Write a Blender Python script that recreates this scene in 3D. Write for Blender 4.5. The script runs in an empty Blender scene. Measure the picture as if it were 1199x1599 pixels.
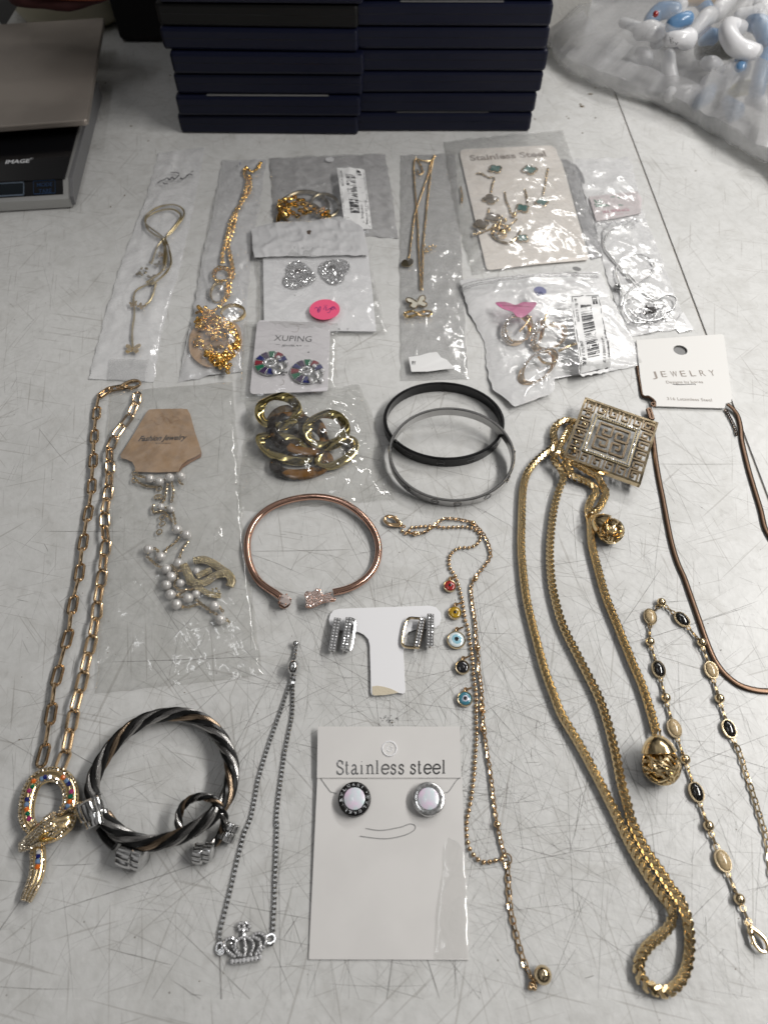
import bpy, math, random
import numpy as np
from mathutils import Vector, Matrix, noise as mnoise
random.seed(7)
R_ = math.radians
SC = bpy.context.scene
COL = SC.collection
# ------------------------------------------------------------------ camera, world, lights, exposure
F = 1066.0; TH = math.atan(1607.0/1066.0); H = 273.0     # focal in photo pixels, pitch, height of the phone over the table in mm
cd = bpy.data.cameras.new('camera'); cam = bpy.data.objects.new('camera', cd); COL.objects.link(cam)
cam.location = (0, 0, H*.001); cam.rotation_euler = (math.pi/2-TH, 0, 0)
cd.sensor_fit = 'VERTICAL'; cd.sensor_height = 36; cd.lens = F/1599*36
cd.clip_start = .01; cd.clip_end = 50
cd.dof.use_dof = True; cd.dof.focus_distance = .31; cd.dof.aperture_fstop = 12.0
SC.camera = cam
W = bpy.data.worlds.new('World'); SC.world = W; W.use_nodes = True
wn = W.node_tree; wl = wn.links
bg = wn.nodes['Background']; bg.inputs[1].default_value = .33
tc = wn.nodes.new('ShaderNodeTexCoord'); sp = wn.nodes.new('ShaderNodeSeparateXYZ'); wl.new(tc.outputs['Generated'], sp.inputs[0])
cr = wn.nodes.new('ShaderNodeValToRGB'); wl.new(sp.outputs[2], cr.inputs[0])
cr.color_ramp.elements[0].position = 0; cr.color_ramp.elements[0].color = (.03,.03,.032,1)
cr.color_ramp.elements[1].position = 1; cr.color_ramp.elements[1].color = (.42,.41,.4,1)
e = cr.color_ramp.elements.new(.35); e.color = (.16,.155,.15,1)
e = cr.color_ramp.elements.new(.7); e.color = (.55,.54,.53,1)
nz = wn.nodes.new('ShaderNodeTexNoise'); nz.inputs['Scale'].default_value = 3.2; nz.inputs['Detail'].default_value = 2; wl.new(tc.outputs['Generated'], nz.inputs[0])
nr = wn.nodes.new('ShaderNodeValToRGB'); wl.new(nz.outputs[0], nr.inputs[0]); nr.color_ramp.elements[0].position=.42; nr.color_ramp.elements[0].color=(.10,.10,.10,1); nr.color_ramp.elements[1].position=.58; nr.color_ramp.elements[1].color=(2.1,2.1,2.1,1)
mx = wn.nodes.new('ShaderNodeMixRGB'); mx.blend_type='MULTIPLY'; mx.inputs[0].default_value=1; wl.new(cr.outputs[0], mx.inputs[1]); wl.new(nr.outputs[0], mx.inputs[2]); wl.new(mx.outputs[0], bg.inputs[0])
def area(name, loc, target, sx, sy, power, col=(1,1,1)):
    l = bpy.data.lights.new(name, 'AREA'); l.shape='RECTANGLE'; l.size=sx; l.size_y=sy; l.energy=power; l.color=col
    o = bpy.data.objects.new(name, l); COL.objects.link(o); o.location=loc
    d = Vector(target)-Vector(loc); o.rotation_euler = d.to_track_quat('-Z','Y').to_euler(); return o
area('ceiling_tube', (.54,.20,.60), (.08,.25,0), .5, .08, 4.9, (1,.975,.94))
area('ceiling_tube', (.75,1.15,1.0), (.05,.25,0), .9, .09, 6.6, (1,.98,.95))
area('ceiling_tube', (-.30,.25,1.6), (.05,.3,0), .6, .08, 1.2, (.97,.98,1))
SC.view_settings.view_transform='Standard'; SC.view_settings.look='None'; SC.view_settings.gamma=1; SC.view_settings.use_curve_mapping=False
SC.view_settings.exposure = 0
SC.render.engine='CYCLES'
try:
    SC.cycles.transparent_max_bounces = 40; SC.cycles.max_bounces = 10; SC.cycles.caustics_reflective=False; SC.cycles.caustics_refractive=False
except Exception: pass
# ------------------------------------------------------------------ photo calibration: where on the table (height z mm) a photo pixel lies
ST, CT = math.sin(TH), math.cos(TH)
def P(px, py, z=0.0):
    dx, dy = px-599.5, py-799.5
    d = np.array([dx, -dy*ST + F*CT, -dy*CT - F*ST])
    return np.array([0,0,H]) + d*((H-z)/-d[2])
def Xat(px, Y, z):                    # X of pixel column px on the plane Y at height z
    dep = Y*CT + (H-z)*ST
    return (px-599.5)*dep/F
def ppm(px, py, z=0):                 # pixels per mm near a pixel
    q = P(px,py,z); return F/(q[1]*CT + (H-z)*ST)
def unit(v):
    n = np.linalg.norm(v); return v/n if n > 1e-12 else v
# ------------------------------------------------------------------ materials
def nodes_of(m):
    m.use_nodes = True; return m.node_tree.nodes, m.node_tree.links, m.node_tree.nodes['Principled BSDF']
def mat(name, col, rough=.5, metal=0., bump=0., bscale=300., bdet=3, var=0., vscale=60., rvar=0., trans=0., coat=0., ior=1.45, spec=.5, col2=None, lo=.4, hi=.6, alpha=1, sss=0):
    m = bpy.data.materials.new(name); N, L, p = nodes_of(m)
    p.inputs['Base Color'].default_value = (*col,1); p.inputs['Roughness'].default_value = rough; p.inputs['Metallic'].default_value = metal
    p.inputs['IOR'].default_value = ior; p.inputs['Transmission Weight'].default_value = trans; p.inputs['Coat Weight'].default_value = coat
    p.inputs['Specular IOR Level'].default_value = spec; p.inputs['Alpha'].default_value = alpha
    if sss: p.inputs['Subsurface Weight'].default_value = sss; p.inputs['Subsurface Scale'].default_value = .002
    tcn = N.new('ShaderNodeTexCoord')
    if bump:
        n = N.new('ShaderNodeTexNoise'); n.inputs['Scale'].default_value = bscale; n.inputs['Detail'].default_value = bdet; L.new(tcn.outputs['Object'], n.inputs[0])
        b = N.new('ShaderNodeBump'); b.inputs['Distance'].default_value = bump*.001; L.new(n.outputs[0], b.inputs['Height']); L.new(b.outputs[0], p.inputs['Normal'])
    if var or col2:
        n = N.new('ShaderNodeTexNoise'); n.inputs['Scale'].default_value = vscale; n.inputs['Detail'].default_value = 4; L.new(tcn.outputs['Object'], n.inputs[0])
        r = N.new('ShaderNodeValToRGB'); L.new(n.outputs[0], r.inputs[0]); r.color_ramp.elements[0].position = lo; r.color_ramp.elements[1].position = hi
        c2 = col2 if col2 else tuple(c*(1-var) for c in col)
        r.color_ramp.elements[0].color = (*c2,1); r.color_ramp.elements[1].color = (*col,1); L.new(r.outputs[0], p.inputs['Base Color'])
    if rvar:
        n = N.new('ShaderNodeTexNoise'); n.inputs['Scale'].default_value = 180; L.new(tcn.outputs['Object'], n.inputs[0])
        mr = N.new('ShaderNodeMapRange'); mr.inputs[3].default_value = max(0,rough-rvar); mr.inputs[4].default_value = rough+rvar; L.new(n.outputs[0], mr.inputs[0]); L.new(mr.outputs[0], p.inputs['Roughness'])
    return m
def film(name, haze=.06, gloss=.10, hcol=(.8,.8,.8), rough=.1, bump=.25, bscale=110, tint=(.99,.99,.985), edge=.5, pk=.10):
    """thin plastic film: see-through, with reflections that grow at grazing angles and a little milky haze"""
    m = bpy.data.materials.new(name); m.use_nodes = True; N, L = m.node_tree.nodes, m.node_tree.links; N.clear()
    out = N.new('ShaderNodeOutputMaterial'); t = N.new('ShaderNodeBsdfTransparent'); t.inputs[0].default_value = (*tint,1)
    d = N.new('ShaderNodeBsdfDiffuse'); d.inputs[0].default_value = (*hcol,1)
    g = N.new('ShaderNodeBsdfGlossy'); g.inputs[1].default_value = rough; g.inputs[0].default_value = (1,1,1,1)
    tcn = N.new('ShaderNodeTexCoord'); n = N.new('ShaderNodeTexNoise'); n.inputs['Scale'].default_value = bscale; n.inputs['Detail'].default_value = 3; n.inputs['Distortion'].default_value=1.2; L.new(tcn.outputs['Object'], n.inputs[0])
    b = N.new('ShaderNodeBump'); b.inputs['Distance'].default_value = bump*.001*2.2; b.inputs['Strength'].default_value = 1; L.new(n.outputs[0], b.inputs['Height'])
    L.new(b.outputs[0], g.inputs['Normal'])
    m1 = N.new('ShaderNodeMixShader'); n2 = N.new('ShaderNodeTexNoise'); n2.inputs['Scale'].default_value = 42; n2.inputs['Detail'].default_value = 3; n2.inputs['Distortion'].default_value = 2.2; L.new(tcn.outputs['Object'], n2.inputs[0])
    hz = N.new('ShaderNodeValToRGB'); L.new(n2.outputs[0], hz.inputs[0]); ce = hz.color_ramp.elements; ce[0].position = .40; ce[0].color = (haze,haze,haze,1); ce[1].position = .62; ce[1].color = (haze,haze,haze,1)
    e_ = hz.color_ramp.elements.new(.505); pk_ = min(1,haze+pk); e_.color = (pk_,pk_,pk_,1); L.new(hz.outputs[0], m1.inputs[0]); L.new(t.outputs[0], m1.inputs[1]); L.new(d.outputs[0], m1.inputs[2])
    lw = N.new('ShaderNodeLayerWeight'); lw.inputs[0].default_value = .35; L.new(b.outputs[0], lw.inputs['Normal'])
    mr = N.new('ShaderNodeMapRange'); mr.inputs[3].default_value = gloss; mr.inputs[4].default_value = edge; L.new(lw.outputs['Facing'], mr.inputs[0])
    m2 = N.new('ShaderNodeMixShader'); L.new(mr.outputs[0], m2.inputs[0]); L.new(m1.outputs[0], m2.inputs[1]); L.new(g.outputs[0], m2.inputs[2]); L.new(m2.outputs[0], out.inputs[0])
    return m
M = {}
M['gold'] = mat('brass_gold', (.80,.60,.32), .17, 1, rvar=.08)
M['gold_pale'] = mat('pale_brass', (.68,.55,.36), .16, 1, rvar=.08, bump=.02, bscale=900)
M['gold_wheat'] = mat('light_gold', (.80,.63,.37), .19, 1, rvar=.06)
M['gold_rosy'] = mat('warm_gold', (.74,.53,.32), .15, 1, rvar=.06)
M['gold_rich'] = mat('rich_gold', (.86,.56,.18), .2, 1, rvar=.08)
M['gold_dull'] = mat('dull_gold', (.34,.285,.185), .34, 1, rvar=.08)
M['rose'] = mat('rose_gold', (.62,.38,.29), .17, 1, rvar=.04)
M['brown_metal'] = mat('brown_rose_metal', (.105,.068,.047), .32, 1)
M['steel'] = mat('polished_steel', (.62,.62,.62), .16, 1, rvar=.05)
M['steel_dark'] = mat('dark_steel', (.16,.16,.165), .3, 1, rvar=.06)
M['silver'] = mat('silver', (.72,.72,.72), .22, 1)
M['black_metal'] = mat('black_plated_metal', (.008,.008,.009), .2, .3, coat=.2)
M['black_gloss'] = mat('black_glossy_plastic', (.006,.006,.007), .12)
M['gun_wall'] = mat('brushed_grey_steel', (.52,.515,.51), .24, 1, bump=.03, bscale=1500)
M['crystal'] = mat('clear_crystal', (.95,.95,.97), .09, .55)
M['crystal_dark'] = mat('smoky_crystal', (.25,.24,.24), .08, .8)
M['cz'] = mat('pink_tinted_stone', (.9,.78,.74), .04, .55)
M['pearl'] = mat('white_pearl', (.66,.64,.62), .22, .25, coat=1, spec=.8)
M['card'] = mat('white_card', (.70,.685,.67), .42, 0, bump=.01, bscale=2500, var=.05, vscale=40)
M['card_bright'] = mat('bright_white_card', (.82,.82,.84), .5, 0, bump=.01, bscale=2500)
M['card_warm'] = mat('warm_white_card', (.78,.73,.68), .5, 0, var=.06, vscale=50)
M['card_lilac'] = mat('pale_lilac_card', (.66,.64,.665), .45, 0)
M['kraft'] = mat('kraft_board', (.40,.265,.16), .72, 0, bump=.03, bscale=2200, var=.22, vscale=160)
M['kraft_edge'] = mat('kraft_board_fold', (.24,.13,.07), .7)
M['ink'] = mat('black_ink', (.03,.03,.035), .5)
M['ink_grey'] = mat('grey_ink', (.22,.22,.22), .5)
M['ink_purple'] = mat('violet_pen_ink', (.10,.02,.16), .5)
M['ink_pink'] = mat('pink_print', (.55,.22,.28), .5)
M['ink_brown'] = mat('brown_grey_print', (.30,.26,.23), .5)
M['foil'] = mat('silver_foil_print', (.62,.62,.62), .12, 1)
M['pink'] = mat('hot_pink_paper', (.85,.11,.23), .55)
M['pink_dull'] = mat('magenta_paper', (.58,.16,.32), .6)
M['bluedot'] = mat('slate_blue_sticker', (.16,.17,.30), .4)
M['label'] = mat('white_label_paper', (.80,.80,.80), .35)
M['peach'] = mat('peach_card', (.50,.33,.20), .35, coat=.3)
M['teal'] = mat('teal_enamel', (.01,.115,.095), .25, coat=.4)
M['emerald'] = mat('green_stone', (.0,.13,.06), .08, 0, coat=.8)
M['ruby'] = mat('red_stone', (.22,.01,.025), .08, 0, coat=.8)
M['sapph'] = mat('blue_stone', (.01,.015,.13), .08, 0, coat=.8)
M['ameth'] = mat('violet_stone', (.04,.015,.07), .08, 0, coat=.8)
M['lblue'] = mat('light_blue_stone', (.16,.26,.42), .15, 0, coat=.6)
M['orange'] = mat('orange_stone', (.75,.16,.02), .1, 0, coat=.8)
M['magenta_s'] = mat('pink_stone', (.35,.03,.14), .1, 0, coat=.8)
M['e_red'] = mat('red_enamel', (.32,.02,.015), .1, coat=.8)
M['e_yellow'] = mat('amber_enamel', (.42,.25,.01), .1, coat=.8)
M['e_white'] = mat('white_enamel', (.72,.80,.82), .1, coat=.8)
M['e_black'] = mat('black_enamel', (.008,.008,.01), .08, coat=.8)
M['e_teal'] = mat('teal_blue_enamel', (.05,.20,.27), .1, coat=.8)
M['e_iris'] = mat('pale_grey_iris', (.55,.56,.66), .12, coat=.8)
M['e_iris_blue'] = mat('light_blue_iris', (.30,.55,.66), .12, coat=.8)
M['cream'] = mat('cream_glitter_stone', (.62,.47,.27), .2, coat=.7, var=.5, vscale=2600, lo=.35, hi=.6)
M['onyx'] = mat('black_glitter_stone', (.004,.004,.004), .07, coat=.9, col2=(.10,.085,.06), vscale=2200, lo=.33, hi=.40)
M['mop'] = mat('mother_of_pearl', (.62,.74,.76), .25, 0, coat=.4, col2=(.82,.64,.80), vscale=260, lo=.35, hi=.6)
M['shell'] = mat('cream_shell', (.68,.64,.54), .25, coat=.6)
M['cable_black'] = mat('black_cable', (.012,.012,.012), .22, .4)
M['cable_copper'] = mat('copper_cable', (.27,.20,.14), .26, 1, bump=.06, bscale=2500)
M['cable_steel'] = mat('steel_cable', (.36,.35,.34), .26, 1, bump=.06, bscale=2500)
M['navy'] = mat('navy_black_plastic', (.0055,.007,.020), .36, 0, spec=.3, bump=.02, bscale=1800, rvar=.06)
M['blackp'] = mat('black_plastic', (.006,.006,.006), .42, 0, spec=.3, bump=.02, bscale=1800)
M['sleeve'] = mat('clear_sleeve_edge', (.16,.16,.16), .2)
M['platform'] = mat('brushed_steel_plate', (.40,.355,.315), .5, .7, rvar=.05, var=.2, vscale=14)
M['scale_body'] = mat('silver_painted_plastic', (.42,.42,.41), .3, .6)
M['scale_side'] = mat('grey_plastic', (.14,.14,.145), .4)
M['blue_line'] = mat('dim_blue_print', (.008,.03,.08), .3)
M['grey_line'] = mat('grey_blue_print', (.10,.13,.17), .3)
M['lcd'] = mat('dark_lcd', (.004,.008,.012), .1)
M['white_print'] = mat('white_print', (.62,.63,.65), .4)
M['toy_white'] = mat('glossy_white_vinyl', (.76,.76,.78), .28, coat=.3, bump=.05, bscale=200)
M['toy_blue'] = mat('glossy_blue_vinyl', (.12,.25,.44), .3, coat=.3)
M['foam'] = mat('rough_white_foam', (.62,.61,.58), .8, bump=.5, bscale=600)
M['cream_plastic'] = mat('cream_plastic', (.60,.56,.42), .5)
M['redcloth'] = mat('rust_red_leather', (.36,.07,.03), .5)
M['darkred'] = mat('dark_maroon_cloth', (.07,.02,.02), .7)
M['mauve'] = mat('mauve_grey_cloth', (.12,.10,.12), .8)
M['grey_tag'] = mat('grey_tag', (.13,.13,.13), .7)
M['dark'] = mat('matt_black_cloth', (.010,.010,.010), .9)
M['debris'] = mat('brown_crumb', (.13,.09,.04), .8)
M['olive_gold'] = mat('olive_gold_plating', (.44,.36,.16), .14, 1, rvar=.05)
M['tort'] = mat('tortoiseshell_resin', (.17,.075,.010), .16, coat=.15, spec=.4, col2=(.012,.008,.006), vscale=110, lo=.50, hi=.57)
M['smoke'] = mat('smoky_resin', (.10,.07,.04), .16, coat=.1, spec=.4, col2=(.02,.014,.012), vscale=120)
M['film_clear'] = film('clear_plastic_film', .05, .035, rough=.12, bump=.25, bscale=55, edge=.22, pk=.05)
M['film_crisp'] = film('crisp_cellophane', .018, .03, rough=.08, bump=.3, bscale=45, edge=.22, pk=.05)
M['film_milky'] = film('milky_plastic_film', .30, .10, hcol=(.72,.72,.73), rough=.2, bump=.25, bscale=60, edge=.35)
M['film_front'] = film('bag_front_film', .085, .06, hcol=(.85,.85,.86), rough=.17, bump=.3, bscale=60, edge=.25)
M['film_big'] = film('cloudy_polythene', .20, .04, hcol=(.66,.66,.67), rough=.34, bump=.25, bscale=18, edge=.16, pk=.05)
M['film_big2'] = film('cloudy_polythene_fold', .42, .04, hcol=(.62,.62,.63), rough=.36, bump=.25, bscale=18, edge=.16)
M['pearl_film'] = mat('pearl_white_film', (.80,.80,.81), .24, .0, bump=.5, bscale=80, coat=.3)
M['pearl_grey'] = mat('pearl_grey_film', (.50,.495,.50), .24, .15, bump=.5, bscale=90, coat=.3)
M['bed_grey'] = mat('pave_bed', (.36,.36,.36), .3, 1)
M['shaded_grey_film'] = mat('shaded_grey_film', (.33,.33,.34), .3, .35, bump=.4, bscale=80, coat=.2)
def table_mat():
    m = bpy.data.materials.new('scratched_white_plastic'); N, L, p = nodes_of(m)
    tcn = N.new('ShaderNodeTexCoord')
    def nse(scale, det=3, vec=None, dist=0):
        n = N.new('ShaderNodeTexNoise'); n.inputs['Scale'].default_value = scale; n.inputs['Detail'].default_value = det; n.inputs['Distortion'].default_value = dist
        L.new(vec if vec else tcn.outputs['Object'], n.inputs[0]); return n.outputs[0]
    def ramp(v, a, b, ca, cb):
        r = N.new('ShaderNodeValToRGB'); L.new(v, r.inputs[0]); r.color_ramp.elements[0].position=a; r.color_ramp.elements[1].position=b
        r.color_ramp.elements[0].color=(*ca,1); r.color_ramp.elements[1].color=(*cb,1); return r.outputs[0]
    def mul(a, b, f=1):
        x = N.new('ShaderNodeMixRGB'); x.blend_type='MULTIPLY'; x.inputs[0].default_value=f; L.new(a, x.inputs[1]); L.new(b, x.inputs[2]); return x.outputs[0]
    c = ramp(nse(9,5), .3,.7, (.60,.60,.59), (.66,.66,.65))
    c = mul(c, ramp(nse(260,4), .35,.6, (.93,.93,.925), (1,1,1)))
    c = mul(c, ramp(nse(40,6,dist=1.5), .30,.50, (.90,.895,.885), (1,1,1)))
    c = mul(c, ramp(nse(17,7,dist=2.5), .34,.52, (.86,.86,.855), (1,1,1)), .35)
    c = mul(c, ramp(nse(70,6,dist=3), .28,.40, (.76,.755,.745), (1,1,1)), .45)
    # fine rubbed hairlines in several directions, in patches
    for i,(ang,sx,th) in enumerate([(12,9,.30),(47,8,.29),(78,10,.30),(105,8,.29),(140,9,.29),(165,11,.28)]):
        m0 = N.new('ShaderNodeMapping'); m0.inputs['Rotation'].default_value=(0,0,R_(ang)); L.new(tcn.outputs['Object'], m0.inputs[0])
        mp = N.new('ShaderNodeMapping'); mp.inputs['Scale'].default_value=(sx*2.0, 700, 1); mp.inputs['Location'].default_value=(i*3.1,i*1.7,0)
        L.new(m0.outputs[0], mp.inputs[0])
        v = nse(1,2,mp.outputs[0])
        line = ramp(v, th, th+.045, (.62,.60,.58), (1,1,1))
        c = mul(c, line, .55)
    # pin-prick specks
    vo = N.new('ShaderNodeTexVoronoi'); vo.inputs['Scale'].default_value = 210; L.new(tcn.outputs['Object'], vo.inputs[0])
    sv = ramp(vo.outputs['Distance'], .045, .085, (.35,.33,.3), (1,1,1))
    gate = ramp(nse(75,2), .60,.63, (0,0,0), (1,1,1))
    x = N.new('ShaderNodeMixRGB'); x.blend_type='MIX'; L.new(gate, x.inputs[0]); x.inputs[1].default_value=(1,1,1,1); L.new(sv, x.inputs[2])
    c = mul(c, x.outputs[0])
    L.new(c, p.inputs['Base Color'])
    rr = N.new('ShaderNodeMapRange'); rr.inputs[3].default_value=.30; rr.inputs[4].default_value=.5; L.new(nse(30,4), rr.inputs[0]); L.new(rr.outputs[0], p.inputs['Roughness'])
    b = N.new('ShaderNodeBump'); b.inputs['Distance'].default_value=.00012; L.new(nse(420,3), b.inputs['Height']); L.new(b.outputs[0], p.inputs['Normal'])
    return m
M['table'] = table_mat()
def scratch_mat():
    m = bpy.data.materials.new('scratch_grime'); N, L, p = nodes_of(m)
    p.inputs['Base Color'].default_value=(.16,.15,.14,1); p.inputs['Roughness'].default_value=.7
    at = N.new('ShaderNodeAttribute'); at.attribute_name='fade'; 
    tcn = N.new('ShaderNodeTexCoord'); n = N.new('ShaderNodeTexNoise'); n.inputs['Scale'].default_value=260; L.new(tcn.outputs['Object'], n.inputs[0])
    mu = N.new('ShaderNodeMath'); mu.operation='MULTIPLY'; L.new(at.outputs['Fac'], mu.inputs[0]); L.new(n.outputs[0], mu.inputs[1])
    L.new(mu.outputs[0], p.inputs['Alpha']); return m
M['scratch'] = scratch_mat()
# ------------------------------------------------------------------ mesh builder (all coordinates in mm)
class MB:
    def __init__(s): s.v=[]; s.f=[]; s.sm=[]
    def add(s, vs, fs, smooth=True):
        b=len(s.v); s.v.extend([tuple(map(float,x)) for x in vs]); s.f.extend([tuple(i+b for i in f) for f in fs]); s.sm.extend([smooth]*len(fs)); return s
    def tube(s, pts, r, n=8, closed=False, cap=True, flat=1.0, smooth=True, up=(0,0,1), ph=0.0):
        pts=[np.asarray(p,float) for p in pts]; m=len(pts); up=np.array(up,float); rs = r if hasattr(r,'__len__') else [r]*m
        vs=[]; prev=None
        for i,p in enumerate(pts):
            a=pts[(i-1)%m] if (closed or i>0) else p; b=pts[(i+1)%m] if (closed or i<m-1) else p
            t=unit(b-a); sd=np.cross(t,up)
            if np.linalg.norm(sd)<.08: sd = prev if prev is not None else np.cross(t,np.array([1,.2,0]))
            sd=unit(sd); 
            if prev is not None and np.dot(sd,prev)<0: sd=-sd
            prev=sd; u2=np.cross(sd,t)
            for k in range(n):
                an=2*math.pi*(k+ph)/n; vs.append(p+sd*(rs[i]*math.cos(an))+u2*(rs[i]*flat*math.sin(an)))
        fs=[]
        for i in range(m if closed else m-1):
            j=(i+1)%m
            for k in range(n): fs.append((i*n+k, i*n+(k+1)%n, j*n+(k+1)%n, j*n+k))
        if cap and not closed: fs.append(tuple(range(n))[::-1]); fs.append(tuple((m-1)*n+k for k in range(n)))
        return s.add(vs,fs,smooth)
    def loop(s, c, d, up, L, Wd, r, n=14, k=6, flat=1.0):   # stadium-shaped link
        c=np.asarray(c,float); d=unit(np.asarray(d,float)); up=np.asarray(up,float); sd=unit(np.cross(up,d)); up=np.cross(d,sd)
        a=max(L/2-r,.01); b=max(Wd/2-r,.01); vs=[]; st=max(a-b,0); bb=min(a,b)
        for i in range(n):
            th=2*math.pi*(i+.5)/n; x=math.cos(th)*bb+(st if math.cos(th)>0 else -st); y=math.sin(th)*b
            nd=unit(d*math.cos(th)+sd*math.sin(th)); p=c+d*x+sd*y
            for q in range(k):
                an=2*math.pi*q/k; vs.append(p+nd*(r*math.cos(an))+up*(r*flat*math.sin(an)))
        fs=[(i*k+q, i*k+(q+1)%k, ((i+1)%n)*k+(q+1)%k, ((i+1)%n)*k+q) for i in range(n) for q in range(k)]
        return s.add(vs,fs)
    def ball(s, c, r, n=16, m=10, ax=None, smooth=True, noise=0, nsc=1):
        c=np.asarray(c,float); A=np.eye(3)*r if ax is None else np.array(ax,float)   # rows: semi-axis vectors
        vs=[c+A[2]]; 
        for j in range(1,m):
            ph=math.pi*j/m
            for i in range(n):
                th=2*math.pi*i/n; q=np.array([math.sin(ph)*math.cos(th), math.sin(ph)*math.sin(th), math.cos(ph)])
                w=q@A
                if noise: w=w*(1+noise*mnoise.noise(Vector((c+w)*nsc)))
                vs.append(c+w)
        vs.append(c-A[2]); fs=[(0,1+i,1+(i+1)%n) for i in range(n)]
        for j in range(m-2):
            for i in range(n): fs.append((1+j*n+i, 1+(j+1)*n+i, 1+(j+1)*n+(i+1)%n, 1+j*n+(i+1)%n))
        b=1+(m-2)*n; e=len(vs)-1; fs+=[(b+i, e, b+(i+1)%n) for i in range(n)]
        return s.add(vs,fs,smooth)
    def gem(s, c, r, flat=.8):
        t=(1+5**.5)/2; V=np.array([(-1,t,0),(1,t,0),(-1,-t,0),(1,-t,0),(0,-1,t),(0,1,t),(0,-1,-t),(0,1,-t),(t,0,-1),(t,0,1),(-t,0,-1),(-t,0,1)])/math.sqrt(1+t*t)
        a,b=random.random()*6.28,random.random()*.6; Rz=np.array(Matrix.Rotation(a,3,'Z')@Matrix.Rotation(b,3,'X')); V=(V@Rz.T)*r; V[:,2]*=flat
        Fc=[(0,11,5),(0,5,1),(0,1,7),(0,7,10),(0,10,11),(1,5,9),(5,11,4),(11,10,2),(10,7,6),(7,1,8),(3,9,4),(3,4,2),(3,2,6),(3,6,8),(3,8,9),(4,9,5),(2,4,11),(6,2,10),(8,6,7),(9,8,1)]
        return s.add(V+np.asarray(c,float),Fc,False)
    def plate(s, outs, z, t, bevel=0.0, zf=None, smooth=False, T=None):  # 2D outlines (holes allowed), bottom at z, thickness t
        cu=bpy.data.curves.new('tmp','CURVE'); cu.dimensions='2D'; cu.fill_mode='BOTH'; cu.extrude=max(t/2-bevel,.0001); cu.bevel_depth=bevel; cu.bevel_resolution=1; cu.offset=-bevel
        for o in outs:
            spn=cu.splines.new('POLY'); spn.points.add(len(o)-1); spn.use_cyclic_u=True
            for i,q in enumerate(o): spn.points[i].co=(q[0],q[1],0,1)
        return s._curve(cu, z+t/2, zf, smooth, T)
    def _curve(s, cu, z, zf, smooth, T=None, xf=None):
        ob=bpy.data.objects.new('tmp',cu); COL.objects.link(ob); bpy.context.view_layer.update()
        me=bpy.data.meshes.new_from_object(ob.evaluated_get(bpy.context.evaluated_depsgraph_get()))
        vs=[np.array(v.co) for v in me.vertices]; 
        if xf is not None: vs=[xf(v) for v in vs]
        vs=[v+np.array([0,0,z]) for v in vs]
        if T is not None: vs=[T(v) for v in vs]
        if zf: vs=[v+np.array([0,0,zf(v[0],v[1])]) for v in vs]
        fs=[tuple(p.vertices) for p in me.polygons]
        bpy.data.objects.remove(ob); bpy.data.curves.remove(cu); bpy.data.meshes.remove(me)
        return s.add(vs,fs,smooth)
    def band(s, c, a, b, n, h, th, seg=64, a0=0, a1=2*math.pi, smooth=True, bev=.25):   # hoop: semi-axes a,b (outer), extruded -n*h, wall th
        c,a,b,n=[np.asarray(q,float) for q in (c,a,b,n)]; n=unit(n); la,lb=np.linalg.norm(a),np.linalg.norm(b)
        closed=abs(a1-a0-2*math.pi)<1e-6; cnt=seg if closed else seg+1; e=bev*min(th,h)
        prof=[(0,-e),(e,0),(th-e,0),(th,-e),(th,-h+e),(th-e,-h),(e,-h),(0,-h+e)]; k=len(prof); vs=[]
        for i in range(cnt):
            an=a0+(a1-a0)*i/seg; ca,sa=math.cos(an),math.sin(an)
            for (w,z) in prof: vs.append(c+a*ca*(1-w/la)+b*sa*(1-w/lb)+n*z)
        fs=[]
        for i in range(seg):
            j=(i+1)%cnt
            for q in range(k): fs.append((i*k+q,i*k+(q+1)%k,j*k+(q+1)%k,j*k+q))
        if not closed: fs.append(tuple(range(k))); fs.append(tuple(seg*k+q for q in range(k))[::-1])
        s.add(vs,fs,smooth); 
        return s
    def box(s, c, ex, ey, ez, smooth=False):
        c,ex,ey,ez=[np.asarray(q,float) for q in (c,ex,ey,ez)]; vs=[c+ex*i+ey*j+ez*k for k in (-1,1) for j in (-1,1) for i in (-1,1)]
        return s.add(vs,[(0,2,3,1),(4,5,7,6),(0,1,5,4),(2,6,7,3),(0,4,6,2),(1,3,7,5)],smooth)
    def grid(s, G, smooth=True, flip=False):
        nv,nu=len(G),len(G[0]); vs=[G[j][i] for j in range(nv) for i in range(nu)]
        fs=[(j*nu+i,j*nu+i+1,(j+1)*nu+i+1,(j+1)*nu+i) for j in range(nv-1) for i in range(nu-1)]
        return s.add(vs,fs,smooth)
    def lathe(s, c, axis, prof, n=24, smooth=True):   # prof: (distance along axis, radius)
        c=np.asarray(c,float); ax=unit(np.asarray(axis,float)); h=np.array([0,0,1.]) if abs(ax[2])<.9 else np.array([1.,0,0]); u=unit(np.cross(ax,h)); w=np.cross(ax,u); vs=[]
        for (d,r) in prof:
            for i in range(n): th=2*math.pi*i/n; vs.append(c+ax*d+(u*math.cos(th)+w*math.sin(th))*r)
        fs=[(j*n+i,j*n+(i+1)%n,(j+1)*n+(i+1)%n,(j+1)*n+i) for j in range(len(prof)-1) for i in range(n)]
        fs.append(tuple(range(n))[::-1]); fs.append(tuple((len(prof)-1)*n+i for i in range(n)))
        return s.add(vs,fs,smooth)
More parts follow.
